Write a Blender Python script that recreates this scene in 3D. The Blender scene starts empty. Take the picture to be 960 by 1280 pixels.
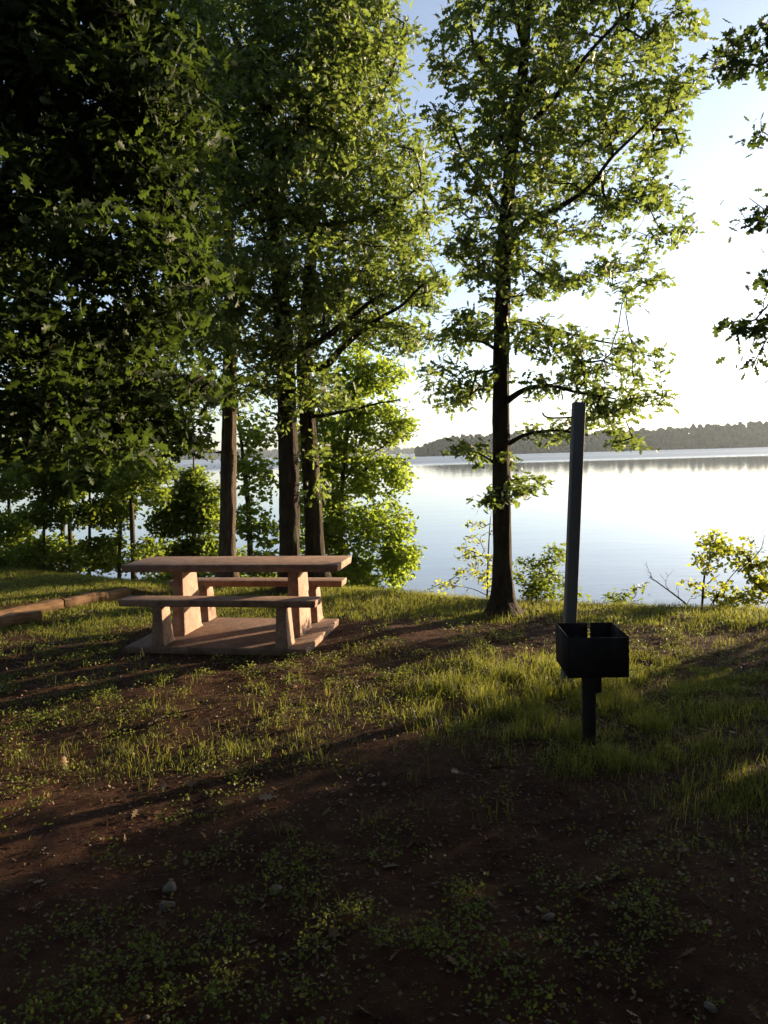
import bpy, math, random
import numpy as np
from math import radians, cos, sin, pi

rng = np.random.default_rng(11)
random.seed(11)
SC = bpy.context.scene
COL = SC.collection

# ------------------------------------------------------------------ camera
F = 963.0
EYE = 1.72
HAZE = .00013
PITCH, ROLL = radians(4.4), radians(1.6)
_f = np.array([0, cos(PITCH), -sin(PITCH)])
_u = np.array([0, sin(PITCH), cos(PITCH)])
_x = np.array([1.0, 0, 0])
CX = _x * cos(ROLL) - _u * sin(ROLL)
CU = _u * cos(ROLL) + _x * sin(ROLL)
C0 = np.array([0, 0, EYE])

def ray(px, py):
    return _f + CX * (px - 480) / F + CU * (640 - py) / F

def atd(px, py, Y):
    """point of the view ray at world depth Y"""
    r = ray(px, py)
    return C0 + r * (Y / r[1])

def ong(px, py, z=0.0):
    r = ray(px, py)
    return C0 + r * ((z - EYE) / r[2])

SUN_EL = radians(7.5)
SUN_AZ = radians(56)          # clockwise from +Y
SUNV = np.array([sin(SUN_AZ) * cos(SUN_EL), cos(SUN_AZ) * cos(SUN_EL), sin(SUN_EL)])

# ------------------------------------------------------------------ noise
def _hash(ix, iy, s):
    h = (ix * 374761393 + iy * 668265263 + s * 974634777) & 0x7fffffff
    h = ((h ^ (h >> 13)) * 1274126177) & 0x7fffffff
    return ((h ^ (h >> 16)) & 0xffff) / 65535.0

def vnoise(x, y, s=0):
    x = np.asarray(x, float); y = np.asarray(y, float)
    ix = np.floor(x).astype(np.int64); iy = np.floor(y).astype(np.int64)
    fx = x - ix; fy = y - iy
    fx = fx * fx * (3 - 2 * fx); fy = fy * fy * (3 - 2 * fy)
    a = _hash(ix, iy, s); b = _hash(ix + 1, iy, s)
    c = _hash(ix, iy + 1, s); d = _hash(ix + 1, iy + 1, s)
    return (a * (1 - fx) + b * fx) * (1 - fy) + (c * (1 - fx) + d * fx) * fy

def fbm(x, y, s=0, o=4):
    t = 0; a = .5; n = 0
    for k in range(o):
        t = t + a * vnoise(x * 2 ** k, y * 2 ** k, s + k * 7); n += a; a *= .5
    return t / n

def sstep(a, b, x):
    t = np.clip((x - a) / (b - a), 0, 1)
    return t * t * (3 - 2 * t)

# ------------------------------------------------------------------ materials
def mat(name):
    m = bpy.data.materials.new(name); m.use_nodes = True
    nt = m.node_tree
    for n in list(nt.nodes): nt.nodes.remove(n)
    out = nt.nodes.new('ShaderNodeOutputMaterial')
    return m, nt, out

def N(nt, t, **kw):
    n = nt.nodes.new(t)
    for k, v in kw.items():
        if k in n.inputs: n.inputs[k].default_value = v
        else: setattr(n, k, v)
    return n

def ramp(nt, stops, fac=None, interp='LINEAR'):
    r = nt.nodes.new('ShaderNodeValToRGB'); e = r.color_ramp.elements
    r.color_ramp.interpolation = interp
    while len(e) < len(stops): e.new(.5)
    for i, (p, c) in enumerate(stops):
        e[i].position = p; e[i].color = (*c, 1) if len(c) == 3 else c
    if fac is not None: nt.links.new(fac, r.inputs[0])
    return r

def noise(nt, scale, detail=6, rough=.6, vec=None, dim='3D', dist=0):
    n = N(nt, 'ShaderNodeTexNoise', Scale=scale, Detail=detail, Roughness=rough, Distortion=dist)
    if vec is not None: nt.links.new(vec, n.inputs['Vector'])
    return n

def mixc(nt, a, b, fac, mode='MIX'):
    m = nt.nodes.new('ShaderNodeMix'); m.data_type = 'RGBA'; m.blend_type = mode
    for s, v in ((6, a), (7, b), (0, fac)):
        if hasattr(v, 'links') or hasattr(v, 'is_output'): nt.links.new(v, m.inputs[s])
        else: m.inputs[s].default_value = v if s == 0 else (*v, 1)
    return m.outputs[2]

def bump(nt, h, strength=.5, dist=.02, normal=None):
    b = N(nt, 'ShaderNodeBump', Strength=strength, Distance=dist)
    nt.links.new(h, b.inputs['Height'])
    if normal is not None: nt.links.new(normal, b.inputs['Normal'])
    return b.outputs[0]

def leaf_mat(name, stops, trans, gloss=.35, tr_fac=.45):
    m, nt, out = mat(name)
    g = nt.nodes.new('ShaderNodeNewGeometry')
    c = ramp(nt, stops, g.outputs['Random Per Island'])
    p = N(nt, 'ShaderNodeBsdfPrincipled', Roughness=.55)
    p.inputs['Specular IOR Level'].default_value = gloss
    nt.links.new(c.outputs[0], p.inputs['Base Color'])
    t = nt.nodes.new('ShaderNodeBsdfTranslucent')
    tc = mixc(nt, c.outputs[0], trans, .6)
    nt.links.new(tc, t.inputs[0])
    mx = nt.nodes.new('ShaderNodeMixShader'); mx.inputs[0].default_value = tr_fac
    nt.links.new(p.outputs[0], mx.inputs[1]); nt.links.new(t.outputs[0], mx.inputs[2])
    nt.links.new(mx.outputs[0], out.inputs[0])
    return m

def bark_mat(name, c1, c2, moss=(.07, .09, .02), mfac=.25, scale=9):
    m, nt, out = mat(name)
    tc = nt.nodes.new('ShaderNodeTexCoord')
    mp = nt.nodes.new('ShaderNodeMapping'); mp.inputs['Scale'].default_value = (1, 1, .22)
    nt.links.new(tc.outputs['Object'], mp.inputs[0])
    n1 = noise(nt, scale * 3, 8, .65, mp.outputs[0], dist=.4)
    n2 = noise(nt, scale * 9, 4, .6, mp.outputs[0])
    n3 = noise(nt, 3, 4, .6, tc.outputs['Object'])
    c = ramp(nt, [(.3, c1), (.68, c2)], n1.outputs[0])
    mf = ramp(nt, [(.5, (0, 0, 0)), (.75, (mfac * 2,) * 3)], n3.outputs[0])
    col = mixc(nt, c.outputs[0], moss, mf.outputs[0])
    p = N(nt, 'ShaderNodeBsdfPrincipled', Roughness=.92)
    p.inputs['Specular IOR Level'].default_value = .15
    nt.links.new(col, p.inputs['Base Color'])
    b = bump(nt, n1.outputs[0], 1, .05)
    b = bump(nt, n2.outputs[0], .5, .01, b)
    nt.links.new(b, p.inputs['Normal'])
    nt.links.new(p.outputs[0], out.inputs[0])
    return m

M = {}
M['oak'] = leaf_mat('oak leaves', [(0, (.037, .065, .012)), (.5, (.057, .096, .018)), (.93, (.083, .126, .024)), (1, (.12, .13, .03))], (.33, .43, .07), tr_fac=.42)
M['shade_oak'] = leaf_mat('shaded oak leaves', [(0, (.012, .024, .008)), (.6, (.021, .038, .011)), (1, (.036, .056, .014))], (.13, .20, .025), tr_fac=.32, gloss=.1)  # oak leaf colour darkened to stand for boughs in shade
M['beech'] = leaf_mat('pale green leaves', [(0, (.06, .11, .014)), (.5, (.09, .15, .02)), (1, (.13, .19, .025))], (.42, .54, .05), .25, .6)
M['sapling'] = leaf_mat('sapling leaves', [(0, (.045, .078, .014)), (.6, (.075, .118, .02)), (1, (.11, .155, .026))], (.34, .44, .04), .2, .48)
M['bush'] = leaf_mat('yellow green leaves', [(0, (.07, .10, .014)), (.5, (.11, .15, .02)), (1, (.16, .18, .03))], (.50, .54, .06), .2, .62)
M['bark'] = bark_mat('oak bark', (.012, .009, .006), (.055, .040, .028))
M['bark_brown'] = bark_mat('brown bark', (.035, .025, .018), (.12, .09, .062), mfac=.08)
M['bark_thin'] = bark_mat('sapling bark', (.04, .03, .022), (.12, .09, .06), mfac=.1, scale=18)
M['grass'] = leaf_mat('grass', [(0, (.036, .056, .010)), (.5, (.068, .094, .017)), (.8, (.12, .13, .03)), (1, (.23, .19, .09))], (.40, .42, .05), .2, .45)
M['weed'] = leaf_mat('weeds', [(0, (.055, .085, .014)), (.7, (.10, .13, .02)), (1, (.17, .17, .035))], (.28, .32, .04), .2, .35)
M['litter'] = leaf_mat('dead leaves', [(0, (.05, .025, .013)), (.5, (.12, .065, .03)), (.9, (.17, .11, .065)), (1, (.26, .20, .14))], (.2, .1, .04), .15, .12)

def ground_material():
    m, nt, out = mat('earth')
    tc = nt.nodes.new('ShaderNodeTexCoord'); V = tc.outputs['Object']
    n1 = noise(nt, 1.1, 7, .65, V, dist=.3); n2 = noise(nt, 9, 8, .7, V); n3 = noise(nt, 55, 6, .7, V)
    c = ramp(nt, [(.25, (.024, .0105, .007)), (.5, (.058, .026, .016)), (.75, (.115, .056, .034))], n1.outputs[0])
    c2 = ramp(nt, [(.3, (.45, .45, .45)), (.7, (1.25, 1.2, 1.15))], n2.outputs[0])
    col = mixc(nt, c.outputs[0], c2.outputs[0], .8, 'MULTIPLY')
    # fine specks: grit, bits of leaf
    vo = N(nt, 'ShaderNodeTexVoronoi', Scale=60); nt.links.new(V, vo.inputs['Vector'])
    sp = ramp(nt, [(.0, (1, 1, 1)), (.13, (1, 1, 1)), (.2, (0, 0, 0))], vo.outputs['Distance'])
    sc = ramp(nt, [(0, (.05, .03, .02)), (.6, (.12, .07, .045)), (.92, (.18, .13, .1)), (1, (.36, .32, .28))], vo.outputs['Color'])
    col = mixc(nt, col, sc.outputs[0], sp.outputs[0])
    at = N(nt, 'ShaderNodeAttribute', attribute_name='veg')
    g = ramp(nt, [(.3, (.030, .040, .010)), (.7, (.060, .075, .018))], n2.outputs[0])
    ad = N(nt, 'ShaderNodeMath', operation='MULTIPLY_ADD'); nt.links.new(n2.outputs[0], ad.inputs[0])
    ad.inputs[1].default_value = 1.1; ad.inputs[2].default_value = -.55
    a2 = N(nt, 'ShaderNodeMath', operation='ADD', use_clamp=True); nt.links.new(ad.outputs[0], a2.inputs[0]); nt.links.new(at.outputs['Fac'], a2.inputs[1])
    col = mixc(nt, col, g.outputs[0], a2.outputs[0])
    p = N(nt, 'ShaderNodeBsdfPrincipled', Roughness=.97)
    p.inputs['Specular IOR Level'].default_value = .08
    nt.links.new(col, p.inputs['Base Color'])
    b = bump(nt, n2.outputs[0], .8, .04); b = bump(nt, n3.outputs[0], .8, .012, b); b = bump(nt, vo.outputs['Distance'], -.35, .01, b)
    nt.links.new(b, p.inputs['Normal']); nt.links.new(p.outputs[0], out.inputs[0])
    return m
M['earth'] = ground_material()

def concrete_material(name, k=1.0):
    m, nt, out = mat(name)
    tc = nt.nodes.new('ShaderNodeTexCoord'); V = tc.outputs['Object']
    n1 = noise(nt, 3.5, 6, .6, V); n2 = noise(nt, 90, 4, .7, V); n3 = noise(nt, 14, 6, .7, V)
    c = ramp(nt, [(.3, (.27 * k, .162 * k, .118 * k)), (.7, (.41 * k, .265 * k, .195 * k))], n1.outputs[0])
    st = ramp(nt, [(.3, (.5, .48, .47)), (.62, (1, 1, 1))], n3.outputs[0])
    col = mixc(nt, c.outputs[0], st.outputs[0], .8, 'MULTIPLY')
    vo = N(nt, 'ShaderNodeTexVoronoi', Scale=110); nt.links.new(V, vo.inputs['Vector'])
    sc = ramp(nt, [(0, (.6, .55, .5)), (.5, (1, 1, 1)), (1, (1.35, 1.3, 1.25))], vo.outputs['Color'])
    col = mixc(nt, col, sc.outputs[0], .6, 'MULTIPLY')
    p = N(nt, 'ShaderNodeBsdfPrincipled', Roughness=.8)
    p.inputs['Specular IOR Level'].default_value = .3
    nt.links.new(col, p.inputs['Base Color'])
    b = bump(nt, n3.outputs[0], .3, .008); b = bump(nt, n2.outputs[0], .5, .004, b); b = bump(nt, vo.outputs['Distance'], .4, .003, b)
    nt.links.new(b, p.inputs['Normal']); nt.links.new(p.outputs[0], out.inputs[0])
    return m
M['concrete'] = concrete_material('pink aggregate concrete', .82)
M['pad'] = concrete_material('worn aggregate slab', .66)

def steel(name, c1, c2, rough=.6, metal=.4, sc=12, spec=.4):
    m, nt, out = mat(name)
    tc = nt.nodes.new('ShaderNodeTexCoord')
    n1 = noise(nt, sc, 8, .65, tc.outputs['Object']); n2 = noise(nt, 120, 3, .6, tc.outputs['Object'])
    c = ramp(nt, [(.35, c1), (.72, c2)], n1.outputs[0])
    p = N(nt, 'ShaderNodeBsdfPrincipled', Roughness=rough, Metallic=metal); p.inputs['Specular IOR Level'].default_value = spec
    nt.links.new(c.outputs[0], p.inputs['Base Color'])
    r = ramp(nt, [(.3, (rough - .15,) * 3), (.7, (rough + .15,) * 3)], n1.outputs[0]); nt.links.new(r.outputs[0], p.inputs['Roughness'])
    nt.links.new(bump(nt, n2.outputs[0], .3, .002), p.inputs['Normal'])
    nt.links.new(p.outputs[0], out.inputs[0])
    return m
M['grill'] = steel('sooty black steel', (.016, .015, .016), (.034, .028, .025), .85, 0, 12, .12)
M['pole'] = steel('weathered grey steel', (.15, .147, .145), (.20, .196, .192), .7, 0, 5, .3)
M['rock'] = steel('stone', (.08, .06, .048), (.19, .15, .125), .85, 0, 30)

def timber_material():
    m, nt, out = mat('old timber')
    tc = nt.nodes.new('ShaderNodeTexCoord')
    mp = nt.nodes.new('ShaderNodeMapping'); mp.inputs['Scale'].default_value = (.12, 1, 1)
    nt.links.new(tc.outputs['Object'], mp.inputs[0])
    n1 = noise(nt, 26, 8, .6, mp.outputs[0], dist=.5); n2 = noise(nt, 5, 6, .6, tc.outputs['Object'])
    c = ramp(nt, [(.3, (.11, .065, .036)), (.7, (.30, .18, .10))], n1.outputs[0])
    d = ramp(nt, [(.35, (.4, .36, .34)), (.6, (1, 1, 1))], n2.outputs[0])
    col = mixc(nt, c.outputs[0], d.outputs[0], .8, 'MULTIPLY')
    p = N(nt, 'ShaderNodeBsdfPrincipled', Roughness=.85); p.inputs['Specular IOR Level'].default_value = .2
    nt.links.new(col, p.inputs['Base Color']); nt.links.new(bump(nt, n1.outputs[0], .7, .012), p.inputs['Normal'])
    nt.links.new(p.outputs[0], out.inputs[0])
    return m
M['timber'] = timber_material()

def water_material():
    m, nt, out = mat('lake water')
    tc = nt.nodes.new('ShaderNodeTexCoord')
    g = nt.nodes.new('ShaderNodeNewGeometry')
    mp = nt.nodes.new('ShaderNodeMapping'); mp.inputs['Scale'].default_value = (.7, 1.6, 1)
    nt.links.new(g.outputs['Position'], mp.inputs[0])
    w1 = noise(nt, 1.3, 3, .5, mp.outputs[0]); w2 = noise(nt, .22, 3, .5, mp.outputs[0])
    # ruffled bands of breeze far out
    mp2 = nt.nodes.new('ShaderNodeMapping'); mp2.inputs['Scale'].default_value = (.0016, .006, 1); mp2.inputs['Rotation'].default_value = (0, 0, radians(-6))
    nt.links.new(g.outputs['Position'], mp2.inputs[0])
    w3 = noise(nt, 1.0, 4, .55, mp2.outputs[0])
    sx = nt.nodes.new('ShaderNodeSeparateXYZ'); nt.links.new(g.outputs['Position'], sx.inputs[0])
    mr = N(nt, 'ShaderNodeMapRange', interpolation_type='SMOOTHSTEP'); nt.links.new(sx.outputs[1], mr.inputs[0])
    for k, v in ((1, 205.), (2, 290.), (3, .0), (4, 1.)): mr.inputs[k].default_value = v
    band = ramp(nt, [(.3, (.6,) * 3), (.6, (1,) * 3)], w3.outputs[0])
    mul = N(nt, 'ShaderNodeMath', operation='MULTIPLY'); nt.links.new(mr.outputs[0], mul.inputs[0]); nt.links.new(band.outputs[0], mul.inputs[1])
    rr = N(nt, 'ShaderNodeMath', operation='MULTIPLY_ADD'); nt.links.new(mul.outputs[0], rr.inputs[0]); rr.inputs[1].default_value = .4; rr.inputs[2].default_value = .03
    p = N(nt, 'ShaderNodeBsdfPrincipled', Roughness=.03, IOR=1.333)
    p.inputs['Base Color'].default_value = (.15, .165, .195, 1)
    nt.links.new(rr.outputs[0], p.inputs['Roughness'])
    b = bump(nt, w1.outputs[0], .10, .03); b = bump(nt, w2.outputs[0], .12, .10, b)
    nt.links.new(b, p.inputs['Normal']); nt.links.new(p.outputs[0], out.inputs[0])
    return m
M['water'] = water_material()

def woods_material():
    m, nt, out = mat('distant foliage')
    g = nt.nodes.new('ShaderNodeNewGeometry')
    n = noise(nt, .6, 6, .7, g.outputs['Position'])
    c = ramp(nt, [(.3, (.012, .020, .011)), (.7, (.026, .040, .018))], n.outputs[0])
    r = ramp(nt, [(0, (.6, .65, .6)), (1, (1.35, 1.25, 1.1))], g.outputs['Random Per Island'])
    col = mixc(nt, c.outputs[0], r.outputs[0], 1.0, 'MULTIPLY')
    p = N(nt, 'ShaderNodeBsdfPrincipled', Roughness=.9); p.inputs['Specular IOR Level'].default_value = .1
    nt.links.new(col, p.inputs['Base Color']); nt.links.new(bump(nt, n.outputs[0], 1, 1.2), p.inputs['Normal'])
    nt.links.new(p.outputs[0], out.inputs[0])
    return m
M['woods'] = woods_material()

# ------------------------------------------------------------------ mesh helpers
class MB:
    def __init__(s): s.v = []; s.f = []; s.n = 0
    def add(s, v, faces):
        v = np.asarray(v, float).reshape(-1, 3)
        f = np.asarray(faces, np.int64) + s.n
        s.v.append(v); s.f.append(f); s.n += len(v)
    def box(s, c, d, rz=0, taper=1.0):
        x, y, z = np.array(d) / 2
        v = np.array([[-x, -y, -z], [x, -y, -z], [x, y, -z], [-x, y, -z], [-x * taper, -y * taper, z], [x * taper, -y * taper, z], [x * taper, y * taper, z], [-x * taper, y * taper, z]])
        R = np.array([[cos(rz), -sin(rz), 0], [sin(rz), cos(rz), 0], [0, 0, 1]])
        s.add(v @ R.T + np.array(c), [[0, 3, 2, 1], [4, 5, 6, 7], [0, 1, 5, 4], [1, 2, 6, 5], [2, 3, 7, 6], [3, 0, 4, 7]])
    def tube(s, pts, rad, n=8, cap=True, rough=0, seed=0, flare=0):
        pts = np.asarray(pts, float); rad = np.broadcast_to(np.asarray(rad, float), (len(pts),))
        t = np.gradient(pts, axis=0); t /= np.linalg.norm(t, axis=1)[:, None] + 1e-9
        a = np.array([1., 0, 0]) if abs(t[0][0]) < .9 else np.array([0, 1., 0])
        V = []
        for i in range(len(pts)):
            a = a - t[i] * (a @ t[i]); a /= np.linalg.norm(a); b = np.cross(t[i], a)
            th = np.arange(n) * 2 * pi / n
            r = rad[i]
            if rough: r = r * (1 + rough * (fbm(th / (2 * pi) * n * .5 + 50, np.full(n, i * .22), seed) - .5) * 2 * np.where(np.arange(n) == 0, .5, 1))
            if flare:
                # furrows of the bark and the spreading root lobes
                r = r * (1 + .035 * np.sin(th * 11 + 3 * np.sin(i * .05 + seed)) * np.sin(i * .13 + th * 3) + .03 * np.sin(th * 7 + i * .03))
                zz = pts[i][2] - pts[0][2] - .15
                r = r * (1 + flare * np.exp(-max(zz, 0) / .13) * (.35 + .65 * np.maximum(0, np.cos(th * 2.5 + seed) * np.cos(th * 1.5 + seed * 2))))
            V.append(pts[i] + np.outer(np.cos(th) * r, a) + np.outer(np.sin(th) * r, b))
        V = np.concatenate(V); m = len(pts)
        i = np.arange(m - 1)[:, None] * n; j = np.arange(n)[None]; k = (j + 1) % n
        f = np.stack([i + j, i + k, i + n + k, i + n + j], -1).reshape(-1, 4)
        s.add(V, f)
        if cap:
            s.add(V[-n:], [list(range(n))] if n == 4 else [[0, q, q + 1, q + 1] for q in range(1, n - 1)])
            s.add(V[:n], [[0, q + 1, q, q] for q in range(1, n - 1)])
    def build(s, name, m, parent=None, smooth=False, attr=None):
        v = np.concatenate(s.v)
        fs = []
        for f in s.f: fs.append(f)
        tri = [f for f in fs if f.shape[1] == 3]; quad = [f for f in fs if f.shape[1] == 4]
        loops = []; totals = []
        if tri: a = np.concatenate(tri); loops.append(a.ravel()); totals.append(np.full(len(a), 3))
        if quad:
            a = np.concatenate(quad); deg = a[:, 2] == a[:, 3]
            if deg.any(): loops.append(a[deg][:, :3].ravel()); totals.append(np.full(deg.sum(), 3))
            a = a[~deg]
            if len(a): loops.append(a.ravel()); totals.append(np.full(len(a), 4))
        L = np.concatenate(loops).astype(np.int32); T = np.concatenate(totals).astype(np.int32)
        me = bpy.data.meshes.new(name)
        me.vertices.add(len(v)); me.vertices.foreach_set('co', v.astype(np.float32).ravel())
        me.loops.add(len(L)); me.loops.foreach_set('vertex_index', L)
        me.polygons.add(len(T)); st = np.zeros(len(T), np.int32); st[1:] = np.cumsum(T)[:-1]
        me.polygons.foreach_set('loop_start', st); me.polygons.foreach_set('loop_total', T)
        if smooth: me.polygons.foreach_set('use_smooth', np.ones(len(T), bool))
        me.update(calc_edges=True); me.validate()
        me.materials.append(m)
        if attr is not None:
            at = me.attributes.new(attr[0], 'FLOAT', 'POINT'); at.data.foreach_set('value', attr[1].astype(np.float32))
        o = bpy.data.objects.new(name, me); COL.objects.link(o)
        if parent is not None:
            o.parent = parent
            me.transform(__import__('mathutils').Matrix.Translation(-parent.location))
        return o

def empty(name, loc, label, cat, group=None):
    o = bpy.data.objects.new(name, None); COL.objects.link(o); o.location = loc
    o.empty_display_size = .1
    o['label'] = label; o['category'] = cat
    if group: o['group'] = group
    return o

def tag(o, label=None, cat=None, group=None, kind=None):
    if label: o['label'] = label
    if cat: o['category'] = cat
    if group: o['group'] = group
    if kind: o['kind'] = kind
    return o

def bevel(o, w, seg=2):
    md = o.modifiers.new('bevel', 'BEVEL'); md.width = w; md.segments = seg; md.limit_method = 'ANGLE'; md.angle_limit = radians(40)
    return o

# ------------------------------------------------------------------ terrain
EX = [-200, -60, -12, -5, -2, -.3, 1.2, 3.3, 6, 12, 30, 200]
EY = [60, 34, 14.5, 11.5, 10.3, 9.5, 8.7, 7.9, 7.0, 5.2, 1.0, -30]
TIM = [np.array([-3.22, 9.5]), np.array([-3.78, 8.86]), np.array([-5.6, 6.5])]
def edge_d(x, y): return y - np.interp(x, EX, EY)
def terrace(x, y):
    d = TIM[0] - TIM[2]; d = d / np.linalg.norm(d)
    nx, ny = -d[1], d[0]                      # points to the left/back of the timbers
    s = (x - TIM[2][0]) * nx + (y - TIM[2][1]) * ny
    along = (x - TIM[0][0]) * d[0] + (y - TIM[0][1]) * d[1]
    return sstep(.0, .08, s) * (1 - sstep(-.05, .9, along)), s, along
def height(x, y):
    x = np.asarray(x, float); y = np.asarray(y, float)
    s = edge_d(x, y) + (fbm(x * .8, y * .8, 3) - .5) * .5
    sp = np.maximum(s, 0)
    h = -3.1 * (1 - np.exp(-(sp / 3.2) ** 1.6)) - 4 * sstep(8, 60, sp)
    near = np.exp(-np.maximum(np.hypot(x, y - 4) - 6, 0) / 8)
    h = h + (fbm(x * .7, y * .7, 1) - .5) * .09 + (fbm(x * 4, y * 4, 2) - .5) * .035 * near
    h = h + (fbm(x * 15, y * 15, 5, 2) - .5) * .012 * near
    t, _, _ = terrace(x, y)
    h = h + .13 * t
    # level under the slab
    r = np.maximum(np.abs(x + 1.4) - 1.0, np.abs(y - 7.3) - .8)
    k = 1 - sstep(0, .5, r)
    h = h * (1 - k) + (-.01) * k * 1.0
    return h
def gz(x, y): return float(height(np.array([x]), np.array([y]))[0])

def bl(x, y, px, py, rx, ry, z=0):
    """soft blob on the ground around a photographed spot"""
    c = ong(px, py, z)
    return np.exp(-(((x - c[0]) / rx) ** 2 + ((y - c[1]) / ry) ** 2))

def veg(x, y):
    """how much grass grows at a spot, 0..1"""
    x = np.asarray(x, float); y = np.asarray(y, float)
    n = fbm(x * 1.3, y * 1.3, 21); n2 = fbm(x * 4.5, y * 4.5, 22)
    s = edge_d(x, y)
    v = .03 + 0 * x
    v = np.maximum(v, sstep(-1.5, -.6, s + (n - .5) * 1.2) * 1.0)            # bank rim
    lawn = sstep(-2.2, -2.8, x + (n - .5) * .8) * sstep(7.0, 7.7, y + (n2 - .5) * .8)
    v = np.maximum(v, lawn)
    v = np.maximum(v, sstep(7.7, 8.2, y) * sstep(1.0, .0, x))                # behind the table
    g = 1.6 * bl(x, y, 650, 870, .62, .75) + 1.2 * bl(x, y, 850, 840, .75, .9) + .9 * bl(x, y, 790, 940, .55, .4)
    v = np.maximum(v, np.clip(g, 0, 1) * sstep(.36, .62, n2 * .6 + fbm(x * 9, y * 9, 27) * .4))
    v = np.maximum(v, .36 * bl(x, y, 230, 940, .9, .4)); v = np.maximum(v, .3 * bl(x, y, 100, 890, .8, .3))
    v = np.maximum(v, .25 * bl(x, y, 450, 880, .6, .4)); v = np.maximum(v, .5 * bl(x, y, 930, 1000, .5, .5))
    # bare dirt in front of the rim and tracks
    dirt = np.exp(-((y - (7.0 - .12 * x)) / .42) ** 2) * sstep(-.7, -.1, x) * sstep(3.2, 2.2, x)
    v = v * (1 - .85 * dirt)
    v = v * (1 - .9 * np.clip(bl(x, y, 90, 1050, .8, .5) + bl(x, y, 560, 1020, .7, .45) + bl(x, y, 80, 830, .9, .22), 0, 1))
    v = v * (.45 + .9 * sstep(.3, .6, n2))
    r = np.maximum(np.abs(x + 1.4) - .98, np.abs(y - 7.3) - .72)             # slab
    v = v * sstep(-.05, .12, r)
    return np.clip(v, 0, 1)

def axis_pts(lo, hi, flo, fhi, step, g=1.16):
    a = list(np.arange(flo, fhi + 1e-6, step)); s = step
    while a[-1] < hi: s *= g; a.append(a[-1] + s)
    s = step
    while a[0] > lo: s *= g; a.insert(0, a[0] - s)
    return np.array(a)

gx = axis_pts(-4000, 4000, -6.5, 5.5, .045); gy = axis_pts(-900, 5000, 1.6, 13, .045)
X, Y = np.meshgrid(gx, gy)
Z = height(X, Y)
b = MB(); nx = len(gx)
i, j = np.meshgrid(np.arange(len(gx) - 1), np.arange(len(gy) - 1)); q = (j * nx + i).ravel()
b.add(np.stack([X, Y, Z], -1).reshape(-1, 3), np.stack([q, q + 1, q + nx + 1, q + nx], -1))
gr = b.build('ground', M['earth'], smooth=True, attr=('veg', veg(X, Y).ravel() * .62))
gr['kind'] = 'structure'

WL = -2.32
b = MB(); b.add([[-6000, 5.5, WL], [6000, 5.5, WL], [6000, 7000, WL], [-6000, 7000, WL]], [[0, 1, 2, 3]])
b.add([[6, -2500, WL], [6000, -2500, WL], [6000, 5.5, WL], [6, 5.5, WL]], [[0, 1, 2, 3]])
w = b.build('lake_water', M['water']); w['kind'] = 'structure'

# ------------------------------------------------------------------ leaves
def T_oak():
    s = [(.07, .16), (.25, .30), (.09, .42), (.33, .60), (.12, .68), (.20, .88)]
    V = [(0, -.12), (0, .33), (0, .68), (0, 1.0)] + s + [(-a, b_) for a, b_ in s]
    V = np.array([(a, b_, .25 * abs(a) - .16 * b_ * b_) for a, b_ in V])
    def side(o, fl):
        m0, m1, m2, m3 = 0, 1, 2, 3; s0, s1, s2, s3, s4, s5 = range(o, o + 6)
        t = [(m0, s0, m1), (s0, s2, m1), (s0, s1, s2), (m1, s2, m2), (s2, s4, m2), (s2, s3, s4), (m2, s4, m3), (s4, s5, m3)]
        return [(a, c, b_) if fl else (a, b_, c) for a, b_, c in t]
    return V, np.array(side(4, 0) + side(10, 1))
def T_simple(w=.27):
    V = np.array([(0, -.1, 0), (w, .4, .06), (0, .45, -.03), (-w, .4, .06), (0, 1, -.14)])
    return V, np.array([(0, 1, 2), (0, 2, 3), (2, 1, 4), (3, 2, 4)])
def T_cross(w=.36):
    V = np.array([(0, 0, 0), (w, .3, .08), (w * .8, .75, .0), (0, 1, -.12), (-w * .8, .75, 0), (-w, .3, .08)])
    return V, np.array([(0, 1, 2), (0, 2, 3), (0, 3, 4), (0, 4, 5)])
OAK, SIMPLE, WIDE = T_oak(), T_simple(), T_cross()

def unit(a): return a / (np.linalg.norm(a, axis=-1, keepdims=True) + 1e-9)

def leaves(mb, pos, dirs, size, tmpl, up=.9, droop=.25):
    """put one leaf at each pos, pointing along dirs"""
    V, Fc = tmpl; n = len(pos)
    d = unit(dirs + np.array([0, 0, -droop])); r = rng.normal(size=(n, 3))
    nm = unit(r * .75 + np.array([0, 0, up])); xx = unit(np.cross(d, nm)); nn = np.cross(xx, d)
    sz = (size * (.45 + .85 * rng.uniform(0, 1, n) ** .8))[:, None, None]
    cv = rng.uniform(-.6, 1.8, n)[:, None, None]; wd = rng.uniform(.75, 1.15, n)[:, None, None]
    P = pos[:, None] + sz * (xx[:, None] * V[None, :, 0:1] * wd + d[:, None] * V[None, :, 1:2] + nn[:, None] * V[None, :, 2:3] * cv)
    Fx = (Fc[None] + (np.arange(n) * len(V))[:, None, None]).reshape(-1, Fc.shape[1])
    mb.add(P.reshape(-1, 3), Fx)

# ------------------------------------------------------------------ trees
def resample(pts, step):
    pts = np.asarray(pts, float); out = []
    L = np.r_[0, np.cumsum(np.linalg.norm(np.diff(pts[:, :3], axis=0), axis=1))]
    n = max(2, int(L[-1] / step) + 1); t = np.linspace(0, L[-1], n)
    # smooth interpolation
    k = np.stack([np.interp(t, L, pts[:, c]) for c in range(pts.shape[1])], 1)
    for _ in range(2):
        if len(k) > 3: k[1:-1] = (k[:-2] + 2 * k[1:-1] + k[2:]) / 4
    return k

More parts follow.
